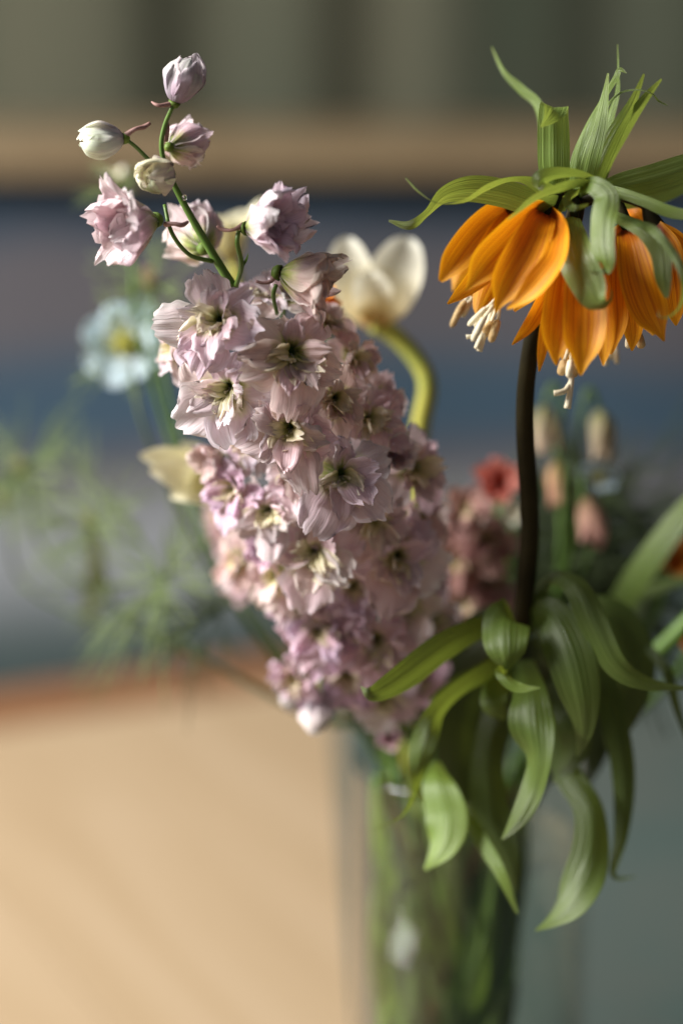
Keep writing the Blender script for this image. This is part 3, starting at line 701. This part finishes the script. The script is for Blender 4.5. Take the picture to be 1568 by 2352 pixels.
# tuft leaves: (x, y, d, width, twist)
TUFT = [
 [(1285, 470, 1.012, 40, 0), (1272, 400, 1.002, 70, 8), (1270, 320, .998, 74, 4), (1270, 262, .994, 68, 0), (1272, 243, .990, 64, 0), (1270, 252, .984, 58, 15), (1256, 275, .982, 34, 40), (1240, 291, .982, 10, 60)],
 [(1262, 400, 1.03, 30, 20), (1240, 255, 1.04, 26, 30), (1198, 208, 1.046, 24, 30), (1155, 165, 1.05, 18, 50), (1128, 108, 1.055, 5, 60)],
 [(1335, 460, 1.01, 40, 0), (1350, 380, 1.0, 50, 10), (1372, 300, .995, 44, 30), (1386, 230, .993, 26, 40), (1395, 168, .992, 7, 50)],
 [(1318, 460, 1.012, 30, 10), (1325, 370, 1.004, 42, 40), (1350, 290, 1.0, 34, 55), (1385, 225, 1.002, 22, 60), (1412, 180, 1.004, 18, 40), (1422, 160, 1.004, 12, 20), (1438, 168, 1.002, 3, 40)],
 [(1372, 420, 1.018, 26, 20), (1395, 290, 1.02, 24, 30), (1416, 215, 1.02, 14, 40), (1418, 160, 1.02, 9, 60), (1417, 102, 1.022, 3, 60)],
 [(1350, 460, 1.016, 36, -10), (1375, 385, 1.012, 46, -15), (1410, 310, 1.01, 40, -20), (1450, 240, 1.012, 26, -30), (1478, 170, 1.014, 6, -40)],
 [(1362, 455, 1.02, 30, -10), (1392, 370, 1.016, 36, -25), (1432, 300, 1.014, 34, -30), (1478, 230, 1.014, 26, -35), (1518, 182, 1.016, 6, -40)],
 [(1330, 440, 1.016, 14, 30), (1345, 340, 1.006, 20, 40), (1385, 255, .998, 18, 60), (1420, 215, .994, 12, 70), (1460, 206, .992, 10, 70), (1495, 214, .992, 9, 70), (1512, 232, .992, 8, 60), (1532, 242, .992, 3, 40)],
 # left pair
 [(1300, 475, 1.008, 40, 0), (1235, 425, .996, 36, 30), (1180, 412, .99, 26, 60), (1120, 432, .984, 40, 70), (1065, 462, .98, 30, 78), (1005, 467, .978, 12, 80), (962, 442, .978, 9, 60), (931, 409, .98, 4, 40)],
 [(1290, 480, 1.012, 40, 0), (1215, 462, 1.006, 62, -12), (1150, 442, 1.002, 66, -10), (1080, 434, .998, 60, 5), (1020, 448, .994, 44, 30), (980, 490, .992, 24, 50), (940, 518, .992, 22, 20), (892, 507, .994, 5, 10)],
 # pale glossy fold in front
 [(1400, 440, 1.0, 20, 40), (1350, 408, .984, 30, 62), (1295, 398, .976, 40, 52), (1245, 408, .974, 42, 30), (1232, 432, .976, 26, -10)],
 [(1395, 455, .99, 30, 30), (1345, 425, .978, 40, 55), (1285, 432, .972, 36, 55), (1225, 458, .970, 30, 60), (1165, 505, .968, 5, 60)],
 [(1320, 430, .985, 30, 30), (1360, 424, .972, 50, 40), (1392, 450, .966, 56, 10), (1384, 500, .962, 62, -22), (1382, 555, .958, 58, -20), (1390, 600, .956, 44, -24), (1385, 622, .960, 26, -60), (1362, 622, .958, 10, -80), (1334, 614, .958, 3, -80)],
 [(1330, 440, .982, 20, 60), (1308, 452, .974, 30, 40), (1306, 472, .972, 22, 10), (1325, 478, .970, 14, -30), (1350, 470, .972, 8, -40)],
 [(1312, 500, .992, 40, 0), (1312, 545, .974, 70, -16), (1322, 595, .964, 88, -20), (1345, 645, .960, 86, -18), (1364, 685, .958, 66, -16), (1384, 702, .958, 34, -50), (1402, 688, .962, 18, -70), (1404, 664, .963, 4, -60)],
 # right side
 [(1370, 440, 1.0, 20, 0), (1410, 440, .99, 26, 20), (1480, 462, .98, 28, 20), (1545, 488, .974, 28, 15), (1640, 500, .97, 16, 10)],
 [(1370, 455, 1.01, 50, 0), (1420, 432, 1.012, 64, -14), (1500, 412, 1.01, 72, -10), (1580, 385, 1.008, 66, -8), (1680, 340, 1.008, 30, 0)],
 [(1380, 470, 1.02, 40, 0), (1440, 455, 1.03, 50, 10), (1510, 445, 1.035, 50, 15), (1600, 405, 1.04, 40, 10)],
 [(1395, 490, .995, 30, 30), (1445, 512, .976, 36, 40), (1490, 535, .968, 50, 20), (1515, 580, .964, 46, 0), (1522, 640, .962, 38, -8), (1530, 684, .962, 10, -10)],
 [(1430, 500, .985, 24, 40), (1500, 530, .962, 26, 40), (1550, 590, .956, 24, 30), (1570, 650, .954, 20, 40), (1560, 705, .954, 12, 60), (1530, 730, .955, 8, 70), (1510, 724, .956, 6, 70), (1513, 712, .956, 2, 70)],
 [(1300, 470, 1.0, 30, 0), (1260, 470, .99, 46, 30), (1230, 480, .985, 30, 50), (1200, 500, .984, 8, 60)],
]
for k, pts in enumerate(TUFT):
    ribbon('leaf', pts, M_LEAF, crown, n=48, across=13, channel=0.07, seed=k, wave=0.06, rib=0.07)

# lower whorl
WH_ = [
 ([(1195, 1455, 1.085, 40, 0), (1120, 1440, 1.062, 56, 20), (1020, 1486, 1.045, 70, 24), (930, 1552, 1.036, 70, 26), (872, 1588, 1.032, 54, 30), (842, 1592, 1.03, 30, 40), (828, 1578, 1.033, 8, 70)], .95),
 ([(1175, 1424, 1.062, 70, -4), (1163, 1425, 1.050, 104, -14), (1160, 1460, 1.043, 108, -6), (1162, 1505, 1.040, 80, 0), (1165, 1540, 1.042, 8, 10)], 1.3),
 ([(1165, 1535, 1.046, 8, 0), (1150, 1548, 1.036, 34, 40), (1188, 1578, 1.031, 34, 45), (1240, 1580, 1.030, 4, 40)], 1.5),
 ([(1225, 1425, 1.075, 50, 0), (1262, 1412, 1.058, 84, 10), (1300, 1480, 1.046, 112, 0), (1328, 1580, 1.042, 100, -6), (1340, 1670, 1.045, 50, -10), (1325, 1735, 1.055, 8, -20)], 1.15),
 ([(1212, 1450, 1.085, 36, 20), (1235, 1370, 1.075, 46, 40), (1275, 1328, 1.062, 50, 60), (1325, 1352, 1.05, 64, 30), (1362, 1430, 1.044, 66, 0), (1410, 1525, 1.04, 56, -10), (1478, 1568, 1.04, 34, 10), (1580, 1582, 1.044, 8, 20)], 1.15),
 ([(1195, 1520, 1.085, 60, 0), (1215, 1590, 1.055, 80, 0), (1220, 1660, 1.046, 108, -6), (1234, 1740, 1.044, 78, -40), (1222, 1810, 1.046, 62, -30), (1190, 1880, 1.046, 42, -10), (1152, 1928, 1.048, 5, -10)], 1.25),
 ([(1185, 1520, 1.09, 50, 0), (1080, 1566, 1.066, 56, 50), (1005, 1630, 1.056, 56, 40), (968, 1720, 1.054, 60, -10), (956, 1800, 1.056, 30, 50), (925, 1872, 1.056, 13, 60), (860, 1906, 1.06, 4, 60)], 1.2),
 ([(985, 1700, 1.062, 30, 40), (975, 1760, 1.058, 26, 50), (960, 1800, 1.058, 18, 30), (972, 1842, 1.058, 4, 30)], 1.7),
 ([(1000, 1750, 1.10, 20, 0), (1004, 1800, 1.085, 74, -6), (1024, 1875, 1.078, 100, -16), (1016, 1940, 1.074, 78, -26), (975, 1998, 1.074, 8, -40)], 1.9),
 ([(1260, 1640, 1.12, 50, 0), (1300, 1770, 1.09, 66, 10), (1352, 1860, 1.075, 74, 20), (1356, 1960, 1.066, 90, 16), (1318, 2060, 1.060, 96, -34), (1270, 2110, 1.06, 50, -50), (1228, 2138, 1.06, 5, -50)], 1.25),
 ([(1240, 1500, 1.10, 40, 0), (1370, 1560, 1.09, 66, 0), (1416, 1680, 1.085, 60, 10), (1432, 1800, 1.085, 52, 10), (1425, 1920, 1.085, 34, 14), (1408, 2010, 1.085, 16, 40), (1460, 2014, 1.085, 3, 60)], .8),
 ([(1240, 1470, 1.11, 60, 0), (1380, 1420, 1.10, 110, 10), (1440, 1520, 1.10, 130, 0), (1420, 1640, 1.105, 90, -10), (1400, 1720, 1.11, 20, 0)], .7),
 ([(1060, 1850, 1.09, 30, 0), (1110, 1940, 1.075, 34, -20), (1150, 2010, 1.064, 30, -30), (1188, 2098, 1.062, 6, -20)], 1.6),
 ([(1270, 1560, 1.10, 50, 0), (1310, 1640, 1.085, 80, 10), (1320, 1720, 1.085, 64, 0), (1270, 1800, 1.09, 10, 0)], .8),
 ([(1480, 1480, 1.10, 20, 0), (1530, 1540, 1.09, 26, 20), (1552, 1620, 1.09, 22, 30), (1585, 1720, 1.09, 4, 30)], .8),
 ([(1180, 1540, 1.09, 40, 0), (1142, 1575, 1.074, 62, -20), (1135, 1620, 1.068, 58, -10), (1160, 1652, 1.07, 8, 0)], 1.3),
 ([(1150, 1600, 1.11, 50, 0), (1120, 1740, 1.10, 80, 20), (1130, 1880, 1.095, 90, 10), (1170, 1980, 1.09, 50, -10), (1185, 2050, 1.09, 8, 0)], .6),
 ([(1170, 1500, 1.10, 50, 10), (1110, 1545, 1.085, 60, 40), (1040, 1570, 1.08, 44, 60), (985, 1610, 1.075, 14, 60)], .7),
 # leaves deep inside the whorl, shade painted in by a low colour multiplier
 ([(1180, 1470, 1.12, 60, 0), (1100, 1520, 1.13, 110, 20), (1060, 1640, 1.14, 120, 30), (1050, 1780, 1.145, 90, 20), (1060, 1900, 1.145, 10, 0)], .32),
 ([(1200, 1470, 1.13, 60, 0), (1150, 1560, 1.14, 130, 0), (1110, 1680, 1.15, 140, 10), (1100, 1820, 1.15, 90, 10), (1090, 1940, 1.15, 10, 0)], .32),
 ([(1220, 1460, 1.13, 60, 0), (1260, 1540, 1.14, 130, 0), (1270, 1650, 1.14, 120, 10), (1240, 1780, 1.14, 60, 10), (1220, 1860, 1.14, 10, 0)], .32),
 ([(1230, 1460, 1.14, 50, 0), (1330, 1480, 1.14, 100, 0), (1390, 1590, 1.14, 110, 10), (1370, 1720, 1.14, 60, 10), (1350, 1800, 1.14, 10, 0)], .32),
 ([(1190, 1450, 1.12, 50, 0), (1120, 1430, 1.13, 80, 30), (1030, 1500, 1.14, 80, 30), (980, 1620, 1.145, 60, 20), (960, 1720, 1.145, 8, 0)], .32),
]
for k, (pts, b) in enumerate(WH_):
    ribbon('leaf', pts, M_LEAFD, crown, n=40, across=13, channel=0.08, seed=50 + k, wave=0.08, rib=0.07, colr=(b, b, b))  # b scales the leaf colour, painting in lit and shaded leaves

# ------------------------------------------------------------------ other flowers of the bouquet
lib('narc', 5, lambda k: petal_mb(1, _r.uniform(0.55, 0.66), th((0, 20), (0.4, _r.uniform(34, 44)), (1, _r.uniform(38, 70))), ell(0.85, 0.5, 0.3), 9, 12, cup=0.6, ruf=0.03, rf=1.2, seed=300 + k).mesh('petal', M_NARC))
lib('nary', 5, lambda k: petal_mb(1, _r.uniform(0.55, 0.66), th((0, 20), (0.4, _r.uniform(34, 44)), (1, _r.uniform(38, 70))), ell(0.85, 0.5, 0.3), 9, 12, cup=0.6, ruf=0.03, rf=1.2, seed=310 + k).mesh('petal', M_NARY))
lib('nig', 6, lambda k: petal_mb(1, _r.uniform(0.6, 0.72), th((0, 40), (0.3, _r.uniform(60, 84)), (1, _r.uniform(56, 100))), spat(0.3, 0.65, .35), 9, 10, cup=0.4, ruf=0.03, rf=1.3, seed=320 + k).mesh('petal', M_NIG))
lib('pale', 4, lambda k: petal_mb(1, 0.56, th((0, 72), (0.25, 22), (0.7, 0), (1, _r.uniform(-14, 14))), ell(0.72, 0.6, 0.5), 9, 14, cup=1.1, ruf=0.01, seed=330 + k).mesh('petal', M_PALE))
lib('coral', 6, lambda k: petal_mb(1, _r.uniform(0.7, 0.9), th((0, 30), (0.5, _r.uniform(30, 56)), (1, _r.uniform(20, 80))), fan(0.2, 0.7), 11, 12, cup=.7, ruf=0.06, rf=2, scal=.2, tipround=.4, seed=340 + k).mesh('petal', M_CORAL))
lib('poppy', 6, lambda k: petal_mb(1, _r.uniform(0.8, 1.0), th((0, 40), (0.5, _r.uniform(30, 56)), (1, _r.uniform(20, 70))), fan(0.2, 0.7), 11, 12, cup=.8, ruf=0.05, rf=2, scal=.16, tipround=.4, seed=350 + k).mesh('petal', M_POPPY))

def bloom(name, label, cat, x, y, d, face, rpx, key, rings, seed, rim, foot, mids=(), smat=None, sr=.0022, centre=None, group=None, nod=False, tint=(1, 1, 1)):
    """a cut flower: head of petals, stem into the vase. mids: (x, y, d) along the stem."""
    rnd = random.Random(seed)
    fx = Vector((VX + foot[0], VY + foot[1], .026))
    t = thing(name, label, cat, fx, group)
    c = P(x, y, d); size = rpx * d * PX1; A = cdir(face); FM = frame(A, rnd.random()); M3 = FM.copy(); M3.translation = c
    for ring, (n, s) in enumerate(rings):
        for k in range(n):
            M = FM @ Matrix.Rotation(ring * .5 + 2 * PI * k / n + rnd.uniform(-.12, .12), 4, 'Z') @ Matrix.Rotation(rnd.uniform(-.12, .12) - ring * .1, 4, 'Y')
            petalobj(t, key, rnd.randrange(99), M, size * s * rnd.uniform(.93, 1.07), tint, c - wloc(t))
    if centre == 'pod':
        mb = MB().lathe([(size * r, size * z) for r, z in ((.01, 0), (.16, .04), (.24, .18), (.22, .34), (.10, .46), (.01, .5))], 12, Vector(), M3); part('seed_pod', mb, M_YSTEM, t)
        mb = MB()
        for k in range(7):
            a = k * .9; p0 = Vector((.08 * math.cos(a), .08 * math.sin(a), .42)) * size; p1 = Vector((.34 * math.cos(a), .34 * math.sin(a), .72)) * size
            wtube(mb, [(*(M3 @ p0), size * .03), (*(M3 @ (p0.lerp(p1, .5) + Vector((0, 0, .12 * size)))), size * .022), (*(M3 @ p1), size * .01)], 6, 5)
        part('style', mb, M_YSTEM, t)
    if centre == 'trumpet':
        mb = MB().lathe([(size * r, size * z) for r, z in ((.10, .0), (.12, .12), (.17, .30), (.22, .38), (.16, .30), (.09, .12), (.01, .05))], 18, Vector(), M3); part('corona', mb, M_NARY, t)
    if centre == 'tube':
        mb = MB().lathe([(size * r, size * z) for r, z in ((.075, -.62), (.10, -.45), (.10, -.2), (.15, .02), (.10, .05))], 12, Vector(), M3); part('flower_tube', mb, M_YSTEM, t)
    bk = c - A * size * (.6 if centre == 'tube' else .03)
    hd = [bk] + [P(*q) for q in mids]
    pts = into_vase(hd, rim, foot, sr)
    part('stem', wtube(MB(), pts, 34, 8), smat or M_STEM, t)
    return t, c, A
def threads(t, c, A, n, r0, r1, rad, seed, mat, name='bract', spread=1.0):
    rnd = random.Random(seed); mb = MB(); FM = frame(A)
    for k in range(n):
        a = 2 * PI * k / n + rnd.uniform(-.3, .3); e = rnd.uniform(-.5, .5) * spread
        d = (FM.to_3x3() @ Vector((math.cos(a), math.sin(a), e))).normalized()
        L = rnd.uniform(r0, r1); p1 = c + d * L * .5 + A * L * .1; p2 = c + d * L + A * L * rnd.uniform(0, .4)
        wtube(mb, [(*c, rad), (*p1, rad * .8), (*p2, rad * .35)], 7, 4)
        for q in range(3):
            dd = (d + Vector((rnd.uniform(-.8, .8), rnd.uniform(-.8, .8), rnd.uniform(-.8, .8)))).normalized()
            b = c.lerp(p1, rnd.uniform(.5, 1.0)); wtube(mb, [(*b, rad * .6), (*(b + dd * L * .25), rad * .5), (*(b + (dd * .8 + d * .4) * L * .42), rad * .25)], 4, 4)
    o = part(name, mb, mat, t); o['kind'] = 'stuff'; return o

# white narcissus seen from behind, on a bent yellowish stem
t, c, A = bloom('narcissus', 'white narcissus with its back turned on a bent yellow-green stem', 'narcissus', 856, 738, 1.155, (-.05, .92, -.25), 150, 'narc', ((4, 1.0),), 5,
                (.0, .03), (.02, .03), [(905, 770, 1.155), (960, 830, 1.155), (982, 890, 1.155), (966, 980, 1.16), (958, 1100, 1.165), (965, 1400, 1.19)], M_YSTEM, .0046, 'trumpet')
for pts in ([(858, 742, 1.15, 40, 0), (826, 690, 1.14, 96, 0), (803, 620, 1.135, 104, 0), (798, 570, 1.135, 70, 0), (800, 545, 1.137, 20, 0)],
            [(862, 742, 1.15, 40, 0), (885, 690, 1.14, 110, 0), (912, 620, 1.132, 124, 0), (930, 570, 1.13, 84, 0), (938, 545, 1.132, 24, 0)],
            [(860, 740, 1.15, 40, 0), (856, 690, 1.135, 90, 0), (852, 650, 1.13, 84, 0), (850, 620, 1.13, 20, 0)]):
    part('petal', ribbon_mb(pts, n=24, channel=-.16, wave=.04), M_NARC, t)
# cream narcissus behind the larkspur tip
t, c, A = bloom('narcissus', 'pale yellow narcissus hidden behind the tip of the larkspur', 'narcissus', 535, 600, 1.17, (-.2, .9, .25), 150, 'nary', ((6, 1.0), (3, .7)), 6,
                (-.03, .02), (.0, .02), [(560, 720, 1.17), (640, 1000, 1.18), (800, 1400, 1.2)], M_YSTEM, .003, 'trumpet')
t, c, A = bloom('narcissus', 'glossy cream-yellow narcissus tucked beside the left of the larkspur', 'narcissus', 470, 1100, 1.135, (-.85, .15, .25), 110, 'nary', ((3, .7),), 8,
                (-.045, .01), (-.02, .02), [(560, 1160, 1.15), (700, 1400, 1.18), (800, 1600, 1.2)], M_STEM, .0025, 'trumpet')
for pts in ([(505, 1110, 1.135, 30, 0), (440, 1070, 1.12, 70, 20), (375, 1052, 1.115, 62, 20), (322, 1046, 1.115, 10, 20)],
            [(505, 1112, 1.135, 30, 0), (445, 1096, 1.115, 80, 10), (390, 1084, 1.11, 66, 10), (345, 1082, 1.11, 10, 0)],
            [(508, 1116, 1.135, 30, 0), (465, 1120, 1.12, 76, 0), (425, 1128, 1.115, 60, -10), (392, 1142, 1.115, 10, -10)],
            [(508, 1110, 1.14, 30, 0), (470, 1070, 1.14, 60, 0), (440, 1040, 1.14, 50, 0), (415, 1020, 1.14, 10, 0)]):
    part('petal', ribbon_mb(pts, n=24, channel=-.16, wave=.04), M_NARY, t)
# nigellas
t, c, A = bloom('nigella', 'pale blue nigella bloom with feathery bracts beside the larkspur', 'nigella', 298, 795, 1.215, (-.15, .1, .95), 118, 'nig', ((8, 1.0), (8, .85), (6, .6)), 9,
                (-.05, .02), (-.01, .03), [(330, 980, 1.18), (480, 1300, 1.19), (700, 1600, 1.2)], M_FEATHD, .0010, 'pod')
threads(t, c, A, 22, .022, .045, .0006, 5, M_FEATH)
t, c, A = bloom('nigella', 'half hidden nigella bud above the pale blue bloom', 'nigella', 350, 660, 1.20, (-.2, .6, .6), 60, 'pale', ((6, 1.0), (5, .8)), 10,
                (-.04, .03), (.01, .03), [(360, 800, 1.2), (480, 1200, 1.2), (720, 1600, 1.21)], M_STEM, .0014, 'pod')
threads(t, c, A, 16, .018, .045, .0006, 6, M_FEATH)
t, c, A = bloom('nigella', 'small green and white nigella bud at the top beside the bud stalks', 'nigella', 272, 425, 1.19, (-.2, .7, .3), 46, 'narc', ((5, 1.0),), 11,
                (-.05, .0), (.02, .01), [(300, 520, 1.19), (330, 800, 1.19), (500, 1300, 1.2), (720, 1620, 1.2)], M_STEM, .0012, 'pod')
threads(t, c, A, 12, .012, .026, .0006, 7, M_FEATH)
# green seed heads on the left
for k, (x, y, d, r, lab) in enumerate(((215, 1205, 1.25, 50, 'star shaped green nigella seed head lowest among the feathery leaves'), (60, 1085, 1.28, 60, 'pale green nigella seed head leaning out furthest from the vase'), (15, 1160, 1.30, 52, 'blurred pale nigella seed head below the outermost one'))):
    t, c, A = bloom('nigella', lab, 'nigella', x, y, d, (-.3, .5, .6), r, 'pale', ((6, .9),), 20 + k, (-.05, .01 + .01 * k), (.0, .03), [(x + 60, y + 200, d - .01), (480, 1520, 1.23), (740, 1660, 1.215)], M_FEATHD, .0010, 'pod', None, False, (.75, .95, .75))
    threads(t, c, A, 20, .02, .06, .0007, 30 + k, M_FEATH)
    if k == 0:
        ribbon('leaf', [(214, 1215, 1.27, 20, 0), (222, 1290, 1.31, 38, 0), (214, 1370, 1.33, 40, 10), (205, 1450, 1.35, 12, 0)], M_FEATH, t, colr=(1.2, 1.2, 1.3))
        cc = P(380, 1330, 1.22); threads(t, cc, cdir((-.5, .4, .5)), 26, .03, .085, .0008, 34, M_FEATH, 'foliage', 1.6)
        cc = P(500, 1400, 1.21); threads(t, cc, cdir((-.5, .4, .5)), 22, .03, .075, .0008, 35, M_FEATHD, 'foliage', 1.6)
# right hand background flowers
for k, (x, y, d, ax, L, lab, sx) in enumerate(((1250, 930, 1.19, (-.05, -.95, .2), 120, 'pale hanging bell flower beside the dark crown imperial stem', 1290),
                                               (1375, 940, 1.19, (.1, -.95, .2), 125, 'cream hanging bell flower on an arching stalk, clear of other blooms', 1330),
                                               (1345, 1140, 1.18, (.15, -.9, .3), 130, 'dusky pink hanging bell flower below the pale blue bloom', 1330),
                                               (1275, 1060, 1.2, (.1, -.95, .2), 110, 'peach hanging bell flower close behind the dark stem', 1290))):
    t, c, A = bloom('bell_flower', lab, 'bell flower', x, y, d, ax, L, 'pale', ((6, 1.0),), 40 + k, (.005 + .006 * k, .03 - .006 * k), (.0, .01 * k), [(lerp(x, sx, .5), y - 45, d), (sx, y + 40, d), (1270, 1400, 1.2)], M_STEM, .0013, None,
                    None, True, ((1, 1, 1), (1, 1, .95), (.8, .55, .6), (1.05, .75, .7))[k])
bloom('ranunculus', 'coral red ruffled blossom between the larkspur and the dark stem', 'ranunculus', 1150, 1120, 1.185, (-.15, .3, .9), 82, 'coral', ((6, 1.0), (5, .8), (4, .55)), 51, (-.01, .02), (.01, .0), [(1140, 1250, 1.2), (1110, 1500, 1.21)], M_STEM, .002)
bloom('ranunculus', 'small white ruffled blossom under the coral red one', 'ranunculus', 1180, 1185, 1.18, (-.1, .2, .9), 48, 'narc', ((6, 1.0), (5, .8), (4, .55)), 52, (-.005, .03), (.02, .0), [(1170, 1300, 1.2), (1120, 1500, 1.21)], M_STEM, .0016)
t, c, A = bloom('nigella', 'light blue nigella bloom behind the arching leaves near the hanging bells', 'nigella', 1372, 1110, 1.195, (.1, .6, .6), 56, 'nig', ((6, 1.0), (5, .8)), 53, (.02, .03), (.0, .02), [(1360, 1250, 1.2), (1250, 1500, 1.21)], M_STEM, .0014, 'pod')
threads(t, c, A, 14, .018, .04, .0006, 54, M_FEATHD)
cc = P(1440, 1180, 1.24); threads(t, cc, cdir((.4, .5, .5)), 40, .03, .085, .0006, 55, M_FEATHD, 'foliage', 2)
cc = P(1350, 1300, 1.23); threads(t, cc, cdir((.2, .5, .5)), 40, .03, .07, .0007, 56, M_FEATHD, 'foliage', 2)
for k, (x, y, d) in enumerate(((1330, 1180, 1.26), (1250, 1330, 1.23), (1460, 1340, 1.26), (1120, 1390, 1.23), (1400, 1450, 1.24), (1280, 1250, 1.27))):
    threads(t, P(x, y, d), cdir((.1, .6, .4)), 44, .025, .065, .0011, 60 + k, M_FEATHD, 'foliage', 2)
bloom('ranunculus', 'orange ruffled blossom past the long leaves at the bouquet edge', 'ranunculus', 1530, 1300, 1.2, (.3, .3, .8), 90, 'poppy', ((6, 1.0), (5, .8)), 57, (.03, .02), (.0, .02), [(1500, 1420, 1.21), (1350, 1580, 1.215)], M_STEM, .002)
bloom('ranunculus', 'orange ruffled blossom lowest at the bouquet edge beside a grey stem', 'ranunculus', 1590, 1480, 1.17, (.2, .3, .8), 70, 'poppy', ((6, 1.0), (5, .8)), 58, (.03, .01), (.0, .01), [(1540, 1560, 1.19), (1400, 1680, 1.21)], M_STEM, .002)
bloom('ranunculus', 'bright orange blossom peeking out behind the larkspur florets', 'ranunculus', 735, 700, 1.07, (.2, .5, .6), 58, 'poppy', ((5, 1.0), (4, .8)), 59, (-.01, .02), (.01, .02), [(760, 800, 1.09), (800, 1100, 1.14), (880, 1500, 1.19)], M_STEM, .0018)
# a second larkspur behind the right of the first
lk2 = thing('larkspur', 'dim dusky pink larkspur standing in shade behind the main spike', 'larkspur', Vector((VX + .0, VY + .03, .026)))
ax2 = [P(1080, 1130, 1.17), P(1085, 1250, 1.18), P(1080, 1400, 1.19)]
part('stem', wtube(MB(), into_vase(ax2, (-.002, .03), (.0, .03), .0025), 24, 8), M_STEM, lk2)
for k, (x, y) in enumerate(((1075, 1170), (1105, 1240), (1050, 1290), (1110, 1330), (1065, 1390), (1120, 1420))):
    floret(lk2, x, y, 1.16 + .006 * k, ((-.3, .4)[k % 2], .05, .85), 82, (.55, .40, .36), 'open', 120 + k)  # dark tint paints in the shade behind the main spike
lk3 = thing('larkspur', 'shorter blurred pink larkspur behind the left flank of the main spike', 'larkspur', Vector((VX - .03, VY + .03, .026)))
ax3 = [P(530, 1170, 1.19), P(560, 1270, 1.19), P(650, 1400, 1.195)]
part('stem', wtube(MB(), into_vase(ax3, (-.04, .02), (-.03, .03), .002), 24, 8), M_STEM, lk3)
for k, (x, y) in enumerate(((520, 1190), (545, 1260), (570, 1330))):
    floret(lk3, x, y, 1.185, (-.4, .1, .8), 62, (.95, .85, .88), 'open', 140 + k)
# long strap leaves leaning right
tul = thing('cut_stem', 'stem with long strap leaves leaning right over the vase edge', 'stem', Vector((VX + .02, VY + .01, .026)))
part('stem', wtube(MB(), into_vase([P(1620, 1390, 1.14), P(1480, 1530, 1.16), P(1400, 1620, 1.18)], (.03, -.01), (.0, .01), .0042), 24, 10), M_STEM, tul)
for k, pts in enumerate(([(1340, 1560, 1.2, 30, 0), (1420, 1390, 1.17, 60, 20), (1500, 1270, 1.15, 66, 24), (1580, 1165, 1.14, 50, 20), (1680, 1060, 1.13, 10, 10)],
                         [(1350, 1580, 1.2, 20, 0), (1420, 1420, 1.18, 26, 20), (1500, 1355, 1.17, 28, 20), (1640, 1310, 1.16, 10, 10)],
                         [(1250, 1640, 1.22, 40, 0), (1270, 1480, 1.24, 110, 10), (1300, 1330, 1.25, 120, 20), (1350, 1200, 1.26, 20, 10)],
                         [(1300, 1660, 1.22, 40, 0), (1370, 1500, 1.24, 120, 10), (1420, 1380, 1.25, 120, 20), (1500, 1260, 1.26, 20, 10)],
                         [(1180, 1660, 1.22, 40, 0), (1150, 1500, 1.24, 110, 10), (1140, 1380, 1.25, 110, 20), (1160, 1260, 1.26, 20, 10)],
                         [(1360, 1600, 1.2, 30, 0), (1440, 1440, 1.19, 40, 30), (1480, 1330, 1.19, 44, 20), (1560, 1220, 1.19, 10, 20)])):
    ribbon('leaf', pts, M_LEAFD, tul, n=30, seed=70 + k)

# foliage and further stems standing in the vase
GRP = 'cut stems standing in the vase'
rv = random.Random(21)
for k in range(22):
    a = -0.050 + 0.074 * (k + .5) / 22; dy = rv.uniform(-.038, .015)
    b = -0.046 + 0.066 * rv.random(); dyb = rv.uniform(-.035, .02)
    foot = Vector((VX + b, VY + dyb, .026))
    rim = Vector((VX + a, VY + dy, VH + rv.uniform(-.012, .012)))
    mid = rim.lerp(foot, .5) + Vector((rv.uniform(-.006, .006), rv.uniform(-.006, .006), 0))
    m_ = rv.choice((M_STEM, M_STEM, M_STEM, M_YSTEM)) if k not in (17, 20) else M_BSTEM
    r = rv.uniform(.0016, .0034)
    lab, grp = {M_STEM.name: ('leafy green cut stem standing among others in the glass vase', GRP), M_YSTEM.name: ('yellowish cut stem with strap leaves standing in the vase water', 'yellowish cut stems in the vase'),
                M_BSTEM.name: ('reddish brown cut stem standing between green ones in the vase', 'brown cut stems in the vase')}[m_.name]
    t = thing('cut_stem', lab, 'stem', foot, grp)
    part('stem', wtube(MB(), [(*rim, r), (*mid, r), (*foot, r)], 16, 8), m_, t)
    # two strap leaves hugging the stem
    for q in range(6):
        base = foot.lerp(rim, rv.uniform(.05, .5)); tip = base + Vector((rv.uniform(-.03, .022), rv.uniform(-.02, .008), rv.uniform(.04, .11)))
        tip.z = min(tip.z, VH - .004); tip.x = min(tip.x, VX + .026)
        dx, dyy = tip.x - VX, tip.y - VY; rr = math.hypot(dx, dyy)
        if rr > .050: tip.x = VX + dx * .05 / rr; tip.y = VY + dyy * .05 / rr
        mb = MB(); rows = []
        sd = Vector((1, rv.uniform(-.8, .8), 0)).normalized(); wd = rv.uniform(.0022, .0075)
        for i in range(15):
            s = i / 14; p = base.lerp(tip, s) + Vector((0, -.006 * math.sin(PI * s), 0)); hw = wd * math.sin(PI * min(1, s * .93 + .05)) ** .8
            rows.append([p + sd * hw * u + Vector((0, -.002 * (1 - u * u), 0)) for u in (-1, -.5, 0, .5, 1)])
        br = rv.uniform(.35, .9) if k > 11 else rv.uniform(.7, 1.9)  # left leaves painted brighter as if window-lit, the rest darker
        part('leaf', mb.grid(rows), M_LEAF, t, (br * .9, br, br * .9))
